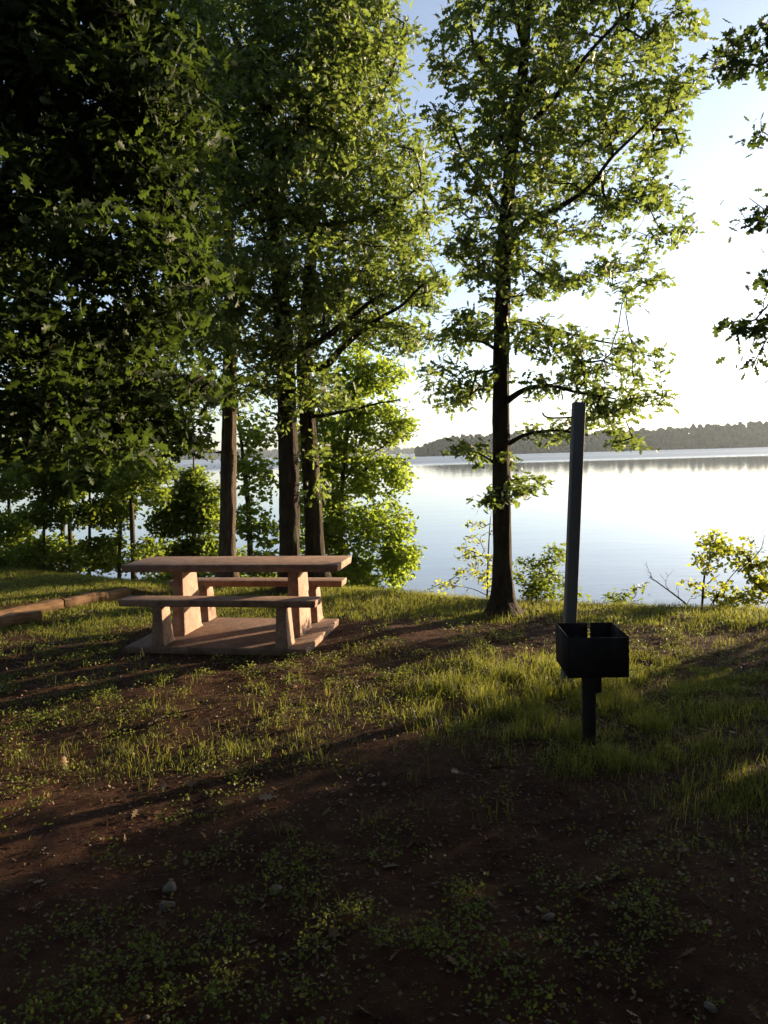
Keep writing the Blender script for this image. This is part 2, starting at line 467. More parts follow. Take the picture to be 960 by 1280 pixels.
def grow_tree(name, label, limbs, clusters, leaf='oak', tmpl=OAK, lsize=.09, lper=9, bark='bark',
              tipr=.16, twig=.0028, base=None, group=None, cat='tree', crown_name='crown', maxd=9, cut=None, trunk_sides=36, up=.9):
    """limbs: list of polylines [(x,y,z,r)...], the first is the trunk. clusters: (centre, radii xyz, number of sprays)"""
    base = base if base is not None else limbs[0][0][:3]
    root = empty(name, tuple(base), label, cat, group)
    tm = MB(); bm_ = tm; nodes = []; rad = []
    for k, l in enumerate(limbs):
        p = resample(l, .05 if k == 0 else .07)
        jit = np.stack([(vnoise(np.arange(len(p)) * .22 + 31 * k, np.full(len(p), c * 9.), 5 + k) - .5) for c in range(3)], 1)
        if k: p[1:, :3] += (jit * np.minimum(p[:, 3:4] * 3, .05))[1:]
        if k == 0: tm.tube(p[:, :3], p[:, 3], trunk_sides, rough=.13, seed=k + len(label), flare=.5 if trunk_sides > 20 else 0)
        else: bm_.tube(p[:, :3], p[:, 3], 8, rough=.1, seed=k)
        for c in p[::3]: nodes.append(c[:3]); rad.append(c[3])
    n0 = len(nodes)
    tg = []
    for c, r, n in clusters:
        v = rng.normal(size=(int(n), 3)); v = unit(v) * rng.uniform(.15, 1, (int(n), 1)) ** .5
        tg.append(np.array(c) + v * np.array(r))
    tg = np.concatenate(tg)
    cap = 60000; P = np.zeros((cap, 3)); P[:n0] = nodes; par = [-1] * n0; cnt = n0
    zmin = limbs[0][0][2] + .3
    d0 = np.array([np.min(np.linalg.norm(P[:n0] - t, axis=1)) for t in tg])
    tips = []; tdir = []
    for t in tg[np.argsort(d0)]:
        dv = P[:cnt] - t; d = np.sqrt((dv ** 2).sum(1)) + .25 * np.maximum(dv[:, 2], 0)
        a = int(np.argmin(d)); L = np.linalg.norm(t - P[a])
        if L > maxd or L < .02: continue
        k = max(1, int(L / .13)); off = rng.normal(size=3) * L * .12 + np.array([0, 0, L * .08])
        prev = a; q0 = P[a].copy()
        for s in range(1, k + 1):
            u = s / k; q = q0 * (1 - u) + t * u + off * 4 * u * (1 - u) + (rng.normal(size=3) * .012 if s < k else 0)
            P[cnt] = q; par.append(prev); prev = cnt; cnt += 1
        tips.append(prev); tdir.append(unit(t - q0))
    w = np.zeros(cnt)
    for t in tips: w[t] += 1
    for n in range(cnt - 1, n0 - 1, -1): w[par[n]] += w[n]
    A = np.arange(n0, cnt)
    if len(A):
        pa = np.array(par)[A]; ra = twig * np.sqrt(w[A]) ** .95; rp = np.where(pa >= n0, twig * np.sqrt(w[pa]) ** .95, np.minimum(ra * 1.35, .05))
        p0, p1 = P[pa], P[A]; t = unit(p1 - p0); h = np.where(np.abs(t[:, 2:3]) < .9, np.array([[0, 0, 1.]]), np.array([[1., 0, 0]]))
        e1 = unit(np.cross(t, h)); e2 = np.cross(t, e1); ns = 4
        p1 = p1 + t * ra[:, None] * .5
        th = np.arange(ns) * 2 * pi / ns
        ring = e1[:, None] * np.cos(th)[None, :, None] + e2[:, None] * np.sin(th)[None, :, None]
        V = np.concatenate([p0[:, None] + ring * rp[:, None, None], p1[:, None] + ring * ra[:, None, None]], 1)
        fc = np.array([[j, (j + 1) % ns, ns + (j + 1) % ns, ns + j] for j in range(ns)])
        bm_.add(V.reshape(-1, 3), (fc[None] + (np.arange(len(A)) * 2 * ns)[:, None, None]).reshape(-1, 4))
    tm.build('trunk', M[bark], root, smooth=True)
    lm = MB(); T = P[tips]; D = np.array(tdir)
    rep = lper
    pos = np.repeat(T, rep, 0); dd = np.repeat(D, rep, 0)
    n = len(pos)
    ld = unit(dd * .5 + unit(rng.normal(size=(n, 3)) * np.array([1, 1, .55])))
    pos = pos + rng.normal(size=(n, 3)) * tipr * np.array([1, 1, .55]) * .55 - dd * rng.uniform(0, 1, (n, 1)) * tipr * 1.2
    if cut is not None:
        kp = cut(pos); pos = pos[kp]; ld = ld[kp]
    leaves(lm, pos, ld, lsize, tmpl, up=up)
    lm.build(crown_name, M[leaf], root)
    return root

def limb(px, Y, r):
    """px: [(px,py)...] Y: depth or list, r: list of radii"""
    n = len(px); Y = np.broadcast_to(np.asarray(Y, float), (n,)); r = np.interp(np.linspace(0, 1, n), np.linspace(0, 1, len(r)), r)
    return [(*atd(px[k][0], px[k][1], Y[k]), r[k]) for k in range(n)]

def cl(px, py, rx, ry, Y, n, ryd=None):
    k = Y / F * 1.02
    return (atd(px, py, Y), (rx * k, ryd if ryd is not None else max(rx * k * .8, .3), ry * k), n)

def rooted(l, dz=.15):
    """extend the first node down into the soil"""
    x, y, z, r = l[0]; g = gz(x, y)
    return [(x, y, g - dz, r * 1.25)] + [q for q in l if q[2] > g + .02]

# --- the tall oak by the water, right of centre
D = 7.95
trunk = limb([(628, 772), (628, 762), (628, 748), (628, 725), (628, 690), (627, 600), (626, 450), (630, 320), (638, 200), (650, 120), (660, 20), (668, -140), (672, -330)], D,
             [.19, .155, .125, .103, .094, .088, .08, .072, .062, .052, .04, .025, .01])
limbs = [rooted(trunk),
    limb([(632, 305), (645, 288), (670, 270), (695, 263), (730, 240), (765, 200), (812, 150)], [D, D, 7.8, 7.7, 7.6, 7.5, 7.4], [.045, .01]),
    limb([(651, 130), (672, 95), (692, 62), (730, 0), (770, -60)], [D, 8, 8.1, 8.2, 8.3], [.045, .02]),
    limb([(668, 150), (700, 110), (722, 88), (742, 60), (790, 10)], [7.95, 7.8, 7.7, 7.6, 7.5], [.03, .012]),
    limb([(628, 505), (642, 494), (662, 485), (690, 481), (720, 492), (770, 498)], [D, 7.9, 7.8, 7.7, 7.6, 7.5], [.036, .008]),
    limb([(628, 556), (650, 545), (690, 538), (735, 545)], [D, 7.9, 7.7, 7.6], [.025, .007]),
    limb([(627, 440), (600, 425), (560, 430)], [D, 8.1, 8.2], [.02, .007]),
    limb([(629, 400), (660, 405), (720, 420), (780, 430)], [D, 8.2, 8.3, 8.4], [.028, .007]),
    limb([(632, 270), (610, 235), (580, 200), (560, 150)], [D, 8.1, 8.2, 8.3], [.03, .01]),
    limb([(645, 160), (620, 110), (590, 50), (575, -30)], [D, 8.1, 8.2, 8.3], [.03, .01]),
    limb([(655, 60), (640, 0), (620, -80)], [D, 7.8, 7.7], [.03, .01]),
    limb([(627, 620), (610, 632), (596, 626)], [D, 7.9, 7.8], [.012, .005]),
    limb([(627, 585), (600, 565), (575, 560)], [D, 7.9, 7.8], [.013, .005])]
c = []
for a in [(600, 50, 52, 55, 42), (665, 40, 60, 60, 52), (735, 45, 60, 55, 50), (800, 40, 48, 32, 24), (838, 22, 25, 25, 9), (560, 72, 24, 24, 10), (865, 112, 24, 14, 7),
          (600, 140, 52, 42, 38), (665, 140, 55, 50, 42), (735, 130, 55, 48, 42), (795, 120, 45, 35, 22), (588, 215, 42, 40, 26), (650, 225, 55, 48, 40), (715, 195, 52, 38, 32),
          (780, 185, 48, 32, 22), (832, 195, 22, 20, 7), (600, 295, 52, 42, 32), (665, 300, 52, 32, 26), (735, 265, 50, 32, 22), (790, 265, 42, 20, 11), (840, 268, 14, 26, 7),
          (572, 330, 30, 26, 10), (640, 355, 62, 22, 22), (725, 335, 62, 22, 20), (780, 365, 28, 18, 7), (560, 425, 30, 18, 9), (598, 405, 48, 20, 15), (680, 425, 62, 24, 24),
          (750, 440, 50, 32, 22), (800, 455, 26, 22, 8), (560, 495, 32, 12, 7), (600, 478, 46, 16, 11), (690, 480, 52, 20, 14), (745, 520, 42, 24, 15), (790, 552, 22, 11, 6), (770, 495, 48, 18, 10),
          (690, 540, 34, 14, 8), (580, 560, 26, 8, 5), (622, 575, 36, 10, 7), (640, 612, 38, 13, 8), (604, 626, 24, 9, 5), (840, 130, 30, 20, 10), (815, 240, 34, 16, 9), (800, 320, 34, 14, 7), (850, 60, 24, 26, 8), (842, 300, 12, 14, 3), (805, 500, 26, 16, 7), (550, 150, 20, 30, 8), (545, 470, 24, 14, 6), (672, 603, 18, 6, 3),
          (610, -60, 60, 70, 30), (700, -60, 80, 70, 36), (770, -40, 50, 50, 16), (680, -180, 90, 80, 30), (700, -300, 60, 60, 16)]:
    c.append(cl(a[0], a[1], a[2], a[3], D, a[4] * 1.22, .95 if a[1] < 400 else .7))
grow_tree('oak_tree', 'tall oak with bare lower trunk at the water edge, right of the picnic table', limbs, c, lsize=.085, lper=19, tipr=.115, up=.45, twig=.0024)

# --- the pair of mossy oaks behind the table
D = 9.55
t3 = [rooted(limb([(362, 752), (362, 735), (362, 690), (361, 600), (358, 480), (350, 350), (337, 220), (330, 100), (326, 0), (322, -160), (320, -330)], D, [.18, .145, .128, .12, .11, .098, .085, .07, .055, .04, .015])),
    limb([(358, 447), (385, 434), (405, 425), (440, 395), (480, 370)], [D, 9.4, 9.3, 9.2, 9.1], [.06, .02]),
    limb([(345, 260), (325, 240), (300, 225), (270, 180)], [D, 9.4, 9.3, 9.2], [.045, .015]),
    limb([(338, 215), (365, 170), (400, 110), (420, 40), (430, -60)], [D, 9.3, 9.1, 9, 8.9], [.05, .015]),
    limb([(330, 100), (300, 60), (270, 0), (250, -80)], [D, 9.6, 9.7, 9.8], [.04, .012]),
    limb([(352, 385), (320, 370), (280, 350), (240, 345)], [D, 9.4, 9.2, 9.1], [.035, .012]),
    limb([(348, 330), (330, 300), (320, 250)], [D, 9.2, 9.0], [.03, .012])]
c = []
for a in [(300, 40, 70, 60), (370, 50, 70, 60), (430, 60, 60, 60), (270, 130, 60, 60), (340, 150, 70, 60), (410, 150, 65, 60), (270, 230, 60, 55), (340, 250, 70, 55), (405, 250, 60, 50),
          (260, 330, 60, 50), (330, 350, 70, 48), (395, 340, 60, 45), (300, 420, 55, 36), (360, 420, 50, 25), (240, 420, 45, 30), (420, 395, 40, 30), (250, 490, 32, 16), (330, 470, 30, 20)]:
    c.append(cl(a[0], a[1], a[2], a[3], D, a[2] * a[3] / 26, 1.25))
for a in [(300, -70, 100, 80), (400, -70, 100, 80), (340, -200, 110, 80), (330, -300, 60, 50)]: c.append(cl(a[0], a[1], a[2], a[3], D, a[2] * a[3] / 130, 1.2))
c += [cl(350, 470, 22, 22, 9.3, 12, .25), cl(372, 500, 12, 16, 9.3, 5, .2), cl(350, 530, 10, 14, 9.4, 4, .2), cl(372, 450, 30, 14, 9.3, 10, .3)]
grow_tree('oak_tree', 'thickest mossy oak trunk, directly behind the middle of the picnic table', t3, c, lsize=.092, lper=16, tipr=.17, up=.45)

D = 9.9
t4 = [rooted(limb([(397, 752), (396, 735), (394, 690), (389, 600), (384, 520), (380, 462), (380, 430), (388, 330), (400, 220), (415, 110), (428, 0), (440, -160), (446, -300)], D, [.17, .14, .12, .11, .1, .09, .085, .075, .065, .055, .045, .03, .012])),
    limb([(381, 452), (392, 460), (404, 461), (416, 450), (425, 437), (450, 415), (500, 385), (545, 345)], [D, 9.8, 9.7, 9.6, 9.5, 9.4, 9.2, 9.1], [.062, .055, .03, .012]),
    limb([(385, 520), (405, 522), (440, 512), (500, 500)], [D, 9.8, 9.8, 9.8], [.03, .008]),
    limb([(402, 210), (440, 170), (480, 110), (510, 40)], [D, 9.8, 9.7, 9.6], [.04, .012]),
    limb([(392, 300), (430, 280), (480, 265), (530, 230)], [D, 9.7, 9.5, 9.4], [.04, .012]),
    limb([(414, 120), (440, 60), (455, 0), (470, -80)], [D, 9.9, 10, 10], [.035, .012])]
c = []
for a in [(440, 40, 45, 50, 26), (480, 40, 34, 45, 13), (430, 130, 50, 50, 28), (480, 120, 30, 40, 11), (450, 210, 50, 45, 26), (505, 205, 40, 36, 17), (460, 290, 55, 42, 28), (515, 290, 40, 40, 19),
          (440, 360, 50, 36, 24), (500, 350, 50, 34, 21), (535, 365, 26, 16, 7), (470, 410, 50, 26, 16), (510, 425, 30, 20, 7), (415, 490, 30, 20, 6),
          (450, -70, 80, 70, 26), (450, -200, 80, 70, 20)]:
    c.append(cl(a[0], a[1], a[2], a[3], D, a[4] * 3.4, 1.1))
c += [cl(392, 500, 16, 22, 9.7, 8, .25), cl(398, 560, 12, 22, 9.7, 6, .2), cl(405, 620, 12, 18, 9.8, 4, .2), cl(400, 470, 24, 16, 9.6, 9, .3)]
grow_tree('oak_tree', 'narrower mossy oak with a hooked side limb, just right of the thickest trunk', t4, c, lsize=.092, lper=16, tipr=.17, up=.45)

# --- brown trunk left of them
D = 10.2
t2 = [rooted(limb([(284, 752), (284, 735), (284, 690), (285, 600), (287, 505), (288, 430), (288, 330), (280, 200), (270, 60), (262, -120), (258, -250)], D, [.145, .12, .108, .1, .092, .086, .078, .06, .045, .025, .01])),
    limb([(288, 470), (320, 480), (350, 500)], [D, 10.3, 10.4], [.02, .008]), limb([(287, 500), (250, 480), (210, 470)], [D, 10.2, 10.2], [.025, .008]),
    limb([(284, 260), (240, 220), (200, 150)], [D, 10, 9.9], [.035, .01])]
c = [cl(x, y, rx, ry, D, rx * ry / 32, .9) for x, y, rx, ry in [(250, 80, 80, 70), (220, 180, 80, 60), (290, 190, 50, 50), (230, 290, 70, 50), (200, 380, 60, 40), (260, 400, 50, 40), (220, 460, 60, 26), (240, 510, 44, 26), (225, 560, 36, 16), (310, 490, 40, 22), (250, -60, 90, 70), (250, -180, 60, 60)]]
grow_tree('oak_tree', 'straight trunk with pale brown bark, left of the mossy oaks behind the table', t2, c, bark='bark_brown', lsize=.092, lper=9, tipr=.2)

# --- big oak at the left, close to the camera, leaf colour darkened for shade (its trunk is out of frame)
t5 = [[(-5.3, 3.9, -.2, .34), (-5.3, 3.9, .3, .26), (-5.25, 3.9, 1.5, .23), (-5.1, 3.95, 3.2, .2), (-4.9, 4.0, 5.2, .16), (-4.6, 4.0, 7.2, .1), (-4.5, 4.0, 9, .04)],
    [(-5.15, 3.9, 2.5, .09), (-4.2, 4.3, 2.9, .07), (-3.3, 4.6, 3.2, .05), (-2.2, 5.0, 3.35, .03), (-1.5, 5.2, 3.3, .012)],
    [(-5.2, 3.9, 2.0, .07), (-4.2, 4.6, 2.1, .05), (-3.2, 5.0, 2.3, .035), (-1.9, 5.2, 2.2, .01)],
    [(-5.05, 3.9, 3.6, .09), (-4.0, 4.0, 4.1, .07), (-2.7, 4.2, 4.5, .05), (-1.4, 4.5, 4.6, .02)],
    [(-4.9, 4.0, 4.8, .08), (-4.0, 3.0, 5.6, .06), (-2.4, 2.0, 6.2, .04), (-.5, 1.4, 6.6, .02)],
    [(-5.1, 3.8, 3.3, .08), (-4.6, 2.4, 3.8, .06), (-3.6, .8, 4.2, .03)]]
c = []
D = 4.9
for a in [(20, 40, 75, 65, 26), (120, 40, 75, 60, 26), (205, 60, 55, 50, 13), (20, 140, 75, 55, 24), (120, 140, 75, 52, 24), (210, 140, 52, 45, 14), (20, 240, 75, 45, 18), (110, 215, 60, 28, 12), (200, 235, 60, 42, 14),
          (20, 330, 60, 42, 14), (120, 315, 62, 36, 13), (210, 310, 46, 34, 9), (30, 430, 65, 42, 17), (130, 430, 62, 40, 17), (205, 405, 40, 30, 8), (60, 510, 70, 30, 14), (150, 515, 60, 30, 13), (205, 535, 34, 30, 7),
          (165, 475, 60, 24, 9), (18, 562, 22, 15, 3), (60, 548, 20, 18, 3), (155, 560, 18, 12, 2), (100, 562, 14, 10, 1), (60, 375, 22, 16, 3), (240, 480, 24, 14, 2), (255, 340, 20, 22, 2)]:
    c.append(cl(a[0], a[1], a[2], a[3], D + random.uniform(-.5, .5), a[4] * 3.6, .6))
c += [((-4.6, 4.6, z_), (.9, .8, .6), 45) for z_ in (2.0, 3.0, 4.0, 5.0)] + [((-3.9, 4.2, 5.8), (1.4, 1, .8), 60)]
c += [((-2.6, 2.4, 6.0), (2.8, 2.0, .7), 130), ((-3, -.5, 5.6), (3, 2, .8), 130)]  # unseen overhead foliage added to darken the ground below
c += [((-4.5, 3.2, 6.8), (1.8, 1.6, 1.2), 60), ((-2.5, 2.2, 7.0), (1.8, 1.5, .8), 50), ((-.6, 1.5, 7.2), (1.5, 1.4, .8), 40), ((-4.6, .8, 5), (1.6, 1.4, 1.4), 70), ((-6.5, 3, 5), (1.4, 2, 2), 60)]
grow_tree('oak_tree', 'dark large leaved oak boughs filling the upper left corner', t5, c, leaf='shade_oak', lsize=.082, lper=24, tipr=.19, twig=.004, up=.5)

# --- oak out of frame at the right whose sprays reach in along the right edge
t6 = [[(6.3, 4.6, -.3, .3), (6.3, 4.6, .3, .24), (6.25, 4.6, 1.5, .2), (6.2, 4.7, 3.2, .17), (6.1, 4.8, 5.5, .12), (6.0, 4.8, 8, .05)],
    [(6.2, 4.7, 3.6, .07), (5.4, 5.4, 4.6, .05), (4.5, 6.0, 5.2, .03), (3.5, 6.4, 5.35, .01)],
    [(6.2, 4.7, 2.6, .06), (5.3, 5.6, 3.3, .04), (4.4, 6.3, 3.75, .02), (3.45, 6.7, 3.8, .006)],
    [(6.2, 4.7, 1.9, .05), (5.3, 5.6, 2.2, .03), (4.4, 6.2, 2.6, .015), (3.6, 6.6, 2.7, .006)],
    [(6.2, 4.7, 3.2, .06), (5.0, 3.6, 4.0, .04), (3.8, 2.4, 4.6, .02)],
    [(6.2, 4.7, 4.6, .07), (5.4, 3.9, 6.0, .05), (3.9, 2.9, 6.8, .02)],
    [(6.2, 4.6, 1.6, .06), (6.4, 3.4, 1.9, .04), (6.4, 2.2, 2.1, .02)]]
D = 6.7
c = [cl(940, 62, 42, 20, D, 18, .35), (cl(915, 95, 20, 12, D, 5, .2)), cl(965, 70, 25, 30, D, 12, .4), cl(957, 150, 10, 12, D, 3, .2), cl(925, 255, 12, 8, D, 2, .15), cl(948, 275, 18, 14, D, 6, .2),
     cl(955, 350, 14, 20, D, 5, .2), cl(935, 405, 22, 10, D, 6, .2), cl(952, 400, 14, 30, D, 8, .25), cl(950, 460, 12, 10, D, 3, .2),
     cl(1040, 100, 50, 60, D, 40, .7), cl(1050, 250, 50, 60, D, 40, .7), cl(1050, 400, 50, 60, D, 40, .7)]
c += [((2.6, 2.0, 6.3), (2.6, 2.2, .6), 150), ((2.2, -1.2, 6.0), (2.8, 2.0, .8), 130), ((6.6, 5.6, 1.0), (.9, .7, .8), 30)]  # out-of-view crown masses added for foreground shade
c += [((6.0, 5.0, 6.5), (1.6, 1.2, 1.8), 120), ((6.2, 3.6, 4.4), (1.6, 1.2, 1.6), 130), ((4.6, 3.4, 5.2), (1.3, 1.0, 1.0), 70), ((6.3, 3.2, 2.3), (1.4, 1.1, 1.0), 110), ((7.3, 4.0, 1.4), (1.2, .9, 1.0), 80), ((5.2, 2.2, 6.2), (1.5, 1.5, .9), 60)]
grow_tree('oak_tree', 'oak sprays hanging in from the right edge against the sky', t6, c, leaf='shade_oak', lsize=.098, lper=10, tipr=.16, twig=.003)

# --- unseen trees added behind and beside the photographer to shade the foreground
def shade_tree(x, y, h, r, lab, zc=None, n=420, ls=.34):
    z = gz(x, y)
    t = [[(x, y, z - .3, .3), (x, y, z + .3, .22), (x + .1, y, z + h * .5, .15), (x, y + .1, z + h, .03)]]
    c = [((x, y, z + h * .62), (r, r, h * .36), n), ((x, y, z + h * .3), (r * .8, r * .8, h * .22), n * .45)]
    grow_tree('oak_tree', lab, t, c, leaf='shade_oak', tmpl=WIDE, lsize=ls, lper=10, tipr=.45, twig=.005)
shade_tree(8.8, 4.2, 7, 2.3, 'low crowned oak on the bank, well out to the right', ls=.26)
shade_tree(8.6, .4, 9, 3.2, 'broad oak standing to the right behind the photographer')
shade_tree(4.4, -3.0, 9.5, 3.6, 'oak standing close behind the photographer')
shade_tree(-2.2, -3.8, 9.5, 3.8, 'leafy oak behind the photographer to the left')
shade_tree(-8.6, -1, 9, 3.6, 'oak out to the left beside the photographer')
shade_tree(13.5, 1.2, 9, 3.4, 'farthest oak on the bank out to the right')
shade_tree(.5, -9.5, 11, 4.6, 'tall oak well behind the photographer')
shade_tree(-9.5, -8.5, 11, 4.6, 'tall oak behind and to the left of the photographer')
shade_tree(10.5, -7.5, 11, 4.6, 'tall oak behind and to the right of the photographer')
shade_tree(-11.5, 6.5, 9, 3.6, 'oak beyond the left end of the lawn')

# --- light green beech saplings on the bank behind the oaks
def sapling(name, lab, pxs, Yd, ntop, clus, leaf, ls, lper=9, bark='bark_thin', r=.03, tipr=.13, tm=SIMPLE, ryd=.6, mult=1., group=None, cat='tree', extra=(), up=.9, twig=.0022, crown_name='crown'):
    base = atd(pxs[0][0], pxs[0][1], Yd)
    l = limb(pxs, Yd, [r, r * .8, r * .2]); g = gz(base[0], base[1])
    l = [(l[0][0], l[0][1], g - .15, r * 1.2)] + [q for q in l if q[2] > g + .02]
    c = [cl(a, b_, rx, ry, Yd, n * mult, ryd) for a, b_, rx, ry, n in clus]
    return grow_tree(name, lab, [l] + [limb(p, Yd, [r * .5, r * .15]) for p in extra], c, leaf=leaf, tmpl=tm, lsize=ls, lper=lper, bark=bark, tipr=tipr, group=group, cat=cat, trunk_sides=8, up=up, twig=twig, crown_name=crown_name)

sapling('beech_tree', 'bright yellow green sapling spreading right of the mossy oaks above the water', [(425, 752), (425, 700), (428, 600), (436, 520), (450, 450), (458, 410)], 12.7, 0,
    [(a * 1.0, b_, rx * 1.2, ry * 1.25, n) for a, b_, rx, ry, n in [(440, 470, 40, 26, 16), (480, 470, 26, 16, 8), (430, 540, 36, 30, 20), (475, 530, 32, 22, 14), (505, 530, 12, 14, 4), (430, 600, 36, 30, 20), (475, 590, 36, 24, 16), (500, 600, 14, 10, 4), (430, 660, 38, 30, 22), (480, 655, 34, 26, 18), (500, 690, 24, 12, 10),
     (378, 560, 12, 34, 7), (376, 620, 12, 34, 7), (376, 690, 12, 34, 7), (400, 560, 26, 40, 14), (400, 640, 26, 40, 14), (400, 710, 26, 26, 12), (455, 500, 40, 20, 12), (430, 720, 34, 26, 20), (475, 715, 34, 26, 20), (505, 700, 14, 10, 5), (450, 440, 20, 20, 5)]], 'beech', .07, 13, r=.045, mult=7.5, tm=WIDE, ryd=.65, extra=[[(428, 600), (460, 570), (500, 545)], [(426, 660), (470, 650), (515, 690)], [(432, 560), (410, 520), (400, 480)]])
sapling('beech_tree', 'slender sapling with airy pale leaves between the pale brown trunk and the mossy oaks', [(313, 752), (313, 700), (311, 640), (306, 590), (300, 540), (296, 500)], 11.6, 0,
    [(320, 540, 26, 30, 14), (325, 600, 26, 30, 14), (310, 650, 26, 26, 12), (335, 660, 18, 26, 9), (300, 585, 18, 20, 7), (330, 700, 22, 18, 8)], 'beech', .08, 10, r=.05, mult=3.6, tm=WIDE, ryd=.3)
# left background saplings
BG = [(14, 12.6, .035, [(8, 600, 26, 30, 14), (15, 660, 26, 26, 12), (0, 560, 24, 18, 8), (10, 700, 26, 16, 9)], 'slender tree at the far left edge behind the lawn'),
      (55, 12.2, .028, [(50, 590, 28, 22, 16), (60, 640, 26, 24, 12), (45, 690, 22, 18, 7), (70, 560, 26, 12, 6)], 'second slender tree from the left edge, thin straight stem behind the lawn'),
      (77, 13.6, .05, [(80, 610, 24, 22, 9), (92, 575, 20, 14, 5)], 'tree with reddish lower trunk behind the lawn, left one of a close pair'),
      (89, 13.0, .045, [(98, 600, 24, 24, 11), (105, 560, 24, 16, 7)], 'leaning reddish trunk behind the lawn, right one of a close pair'),
      (112, 12.4, .028, [(118, 590, 24, 24, 12), (122, 640, 22, 20, 9), (120, 690, 20, 18, 6), (118, 560, 20, 12, 5)], 'thin tree behind the joint of the long timber border'),
      (149, 12.8, .035, [(140, 590, 24, 24, 13), (145, 640, 22, 22, 10), (135, 560, 24, 14, 7), (138, 690, 18, 20, 6)], 'tree just left of the dark forked trunk behind the lawn end'),
      (167, 12.0, .048, [(165, 600, 24, 20, 10), (192, 590, 22, 16, 8), (180, 570, 24, 12, 7), (150, 615, 16, 12, 4), (200, 620, 12, 10, 3), (185, 690, 12, 16, 3)], 'dark forked trunk standing left of the table top'),
      (242, 13.2, .035, [(240, 620, 40, 24, 20), (222, 650, 44, 24, 20), (250, 690, 30, 20, 16), (215, 695, 26, 16, 9), (262, 650, 20, 20, 9), (240, 595, 22, 10, 5)], 'leafy young tree standing left of the pale brown trunk')]
for k, (px, Yd, r, cs, lab) in enumerate(BG):
    lean = (k % 3 - 1) * 5
    sapling('young_tree', lab, [(px, 735), (px, 700), (px + lean * .5, 640), (px + lean, 590), (px + lean * 1.3, 555)], Yd, 0, cs, 'sapling', .07, 13, r=r, mult=11, tm=WIDE, group='young trees on the bank behind the lawn', ryd=.35 if px > 200 else .9)
sapling('shrub', 'low dark leafy shrub below the left end of the table top', [(215, 752), (215, 740), (218, 720)], 11.6, 0, [(200, 728, 30, 14, 16), (235, 728, 30, 14, 16), (265, 730, 22, 14, 10)], 'sapling', .08, 10, r=.02, mult=4, cat='shrub', tm=WIDE)
sapling('shrub', 'low dark shrub under the back bench between the oak trunks', [(335, 760), (335, 745), (338, 725)], 11.0, 0, [(320, 722, 30, 14, 14), (350, 728, 24, 14, 10), (295, 735, 18, 10, 5)], 'sapling', .08, 10, r=.02, mult=4, cat='shrub', tm=WIDE)
sapling('shrub', 'low ragged undergrowth shrub at the far left edge of the lawn', [(30, 745), (30, 735), (32, 715)], 12.4, 0, [(10, 712, 24, 10, 10), (45, 712, 26, 9, 10), (85, 712, 20, 8, 6)], 'sapling', .08, 10, r=.02, mult=4, cat='shrub', tm=WIDE)

sapling('shrub', 'dark bushy undergrowth between the thin stems at the far left', [(60, 745), (60, 720), (62, 700)], 13.2, 0, [(20, 690, 34, 18, 14), (60, 685, 34, 18, 14), (100, 692, 34, 16, 14), (130, 700, 26, 14, 10)], 'sapling', .07, 10, r=.02, mult=7, cat='shrub', tm=WIDE)
sapling('shrub', 'dark bushy undergrowth between the forked trunk and the pale brown trunk', [(205, 750), (205, 720), (207, 690)], 13.4, 0, [(185, 700, 26, 18, 10), (215, 695, 30, 22, 14), (265, 690, 26, 22, 12), (300, 700, 20, 20, 8)], 'sapling', .07, 10, r=.02, mult=7, cat='shrub', tm=WIDE)
# shrubs on the rim at the right
sapling('young_tree', 'airy yellow green sapling just left of the tall oak trunk', [(609, 765), (609, 745), (610, 700), (612, 660), (614, 640)], 10.2, 0,
    [(600, 665, 26, 16, 9), (605, 700, 26, 18, 12), (583, 690, 16, 8, 4), (590, 720, 22, 14, 8), (612, 730, 16, 14, 6), (555, 733, 22, 7, 5), (540, 745, 14, 5, 3)], 'bush', .062, 9, r=.014, mult=1.5, tm=SIMPLE, ryd=.3, tipr=.1,
    extra=[[(610, 745), (590, 735), (550, 730)], [(611, 700), (595, 690), (575, 685)]])
sapling('shrub', 'dense rounded green shrub between the tall oak trunk and the leaning post', [(670, 768), (670, 755), (672, 730), (676, 700)], 9.0, 0,
    [(660, 725, 18, 22, 16), (685, 720, 20, 28, 22), (678, 742, 30, 12, 16), (697, 690, 12, 12, 6), (715, 740, 16, 10, 6), (655, 700, 12, 8, 4)], 'sapling', .06, 10, r=.014, mult=2.0, tm=SIMPLE, ryd=.4, tipr=.09, cat='shrub')
sapling('shrub', 'small low leafy sprig on the bank right of the leaning post', [(770, 772), (772, 760), (780, 748)], 8.8, 0,
    [(780, 744, 24, 7, 7), (800, 738, 12, 6, 3), (765, 752, 12, 6, 3)], 'sapling', .06, 9, r=.008, mult=1.6, tm=SIMPLE, ryd=.2, tipr=.08, cat='shrub')
sapling('shrub', 'yellow green bush with two dark crossing stems at the right edge', [(877, 778), (877, 765), (879, 735), (881, 715), (890, 695), (898, 672)], 8.9, 0,
    [(888, 685, 16, 14, 9), (897, 670, 12, 10, 5), (912, 690, 14, 10, 5), (885, 705, 14, 10, 5), (940, 705, 24, 10, 7), (905, 740, 26, 16, 12), (945, 738, 26, 20, 16), (925, 758, 34, 10, 12), (930, 685, 22, 14, 6), (955, 720, 22, 22, 8), (975, 720, 26, 30, 18), (1000, 750, 30, 20, 14), (865, 728, 12, 6, 3)], 'bush', .055, 11, r=.016, mult=1.9, tm=WIDE, ryd=.35, tipr=.09, cat='shrub',
    extra=[[(878, 772), (895, 745), (912, 722), (930, 703), (955, 684)], [(884, 730), (900, 718)]])

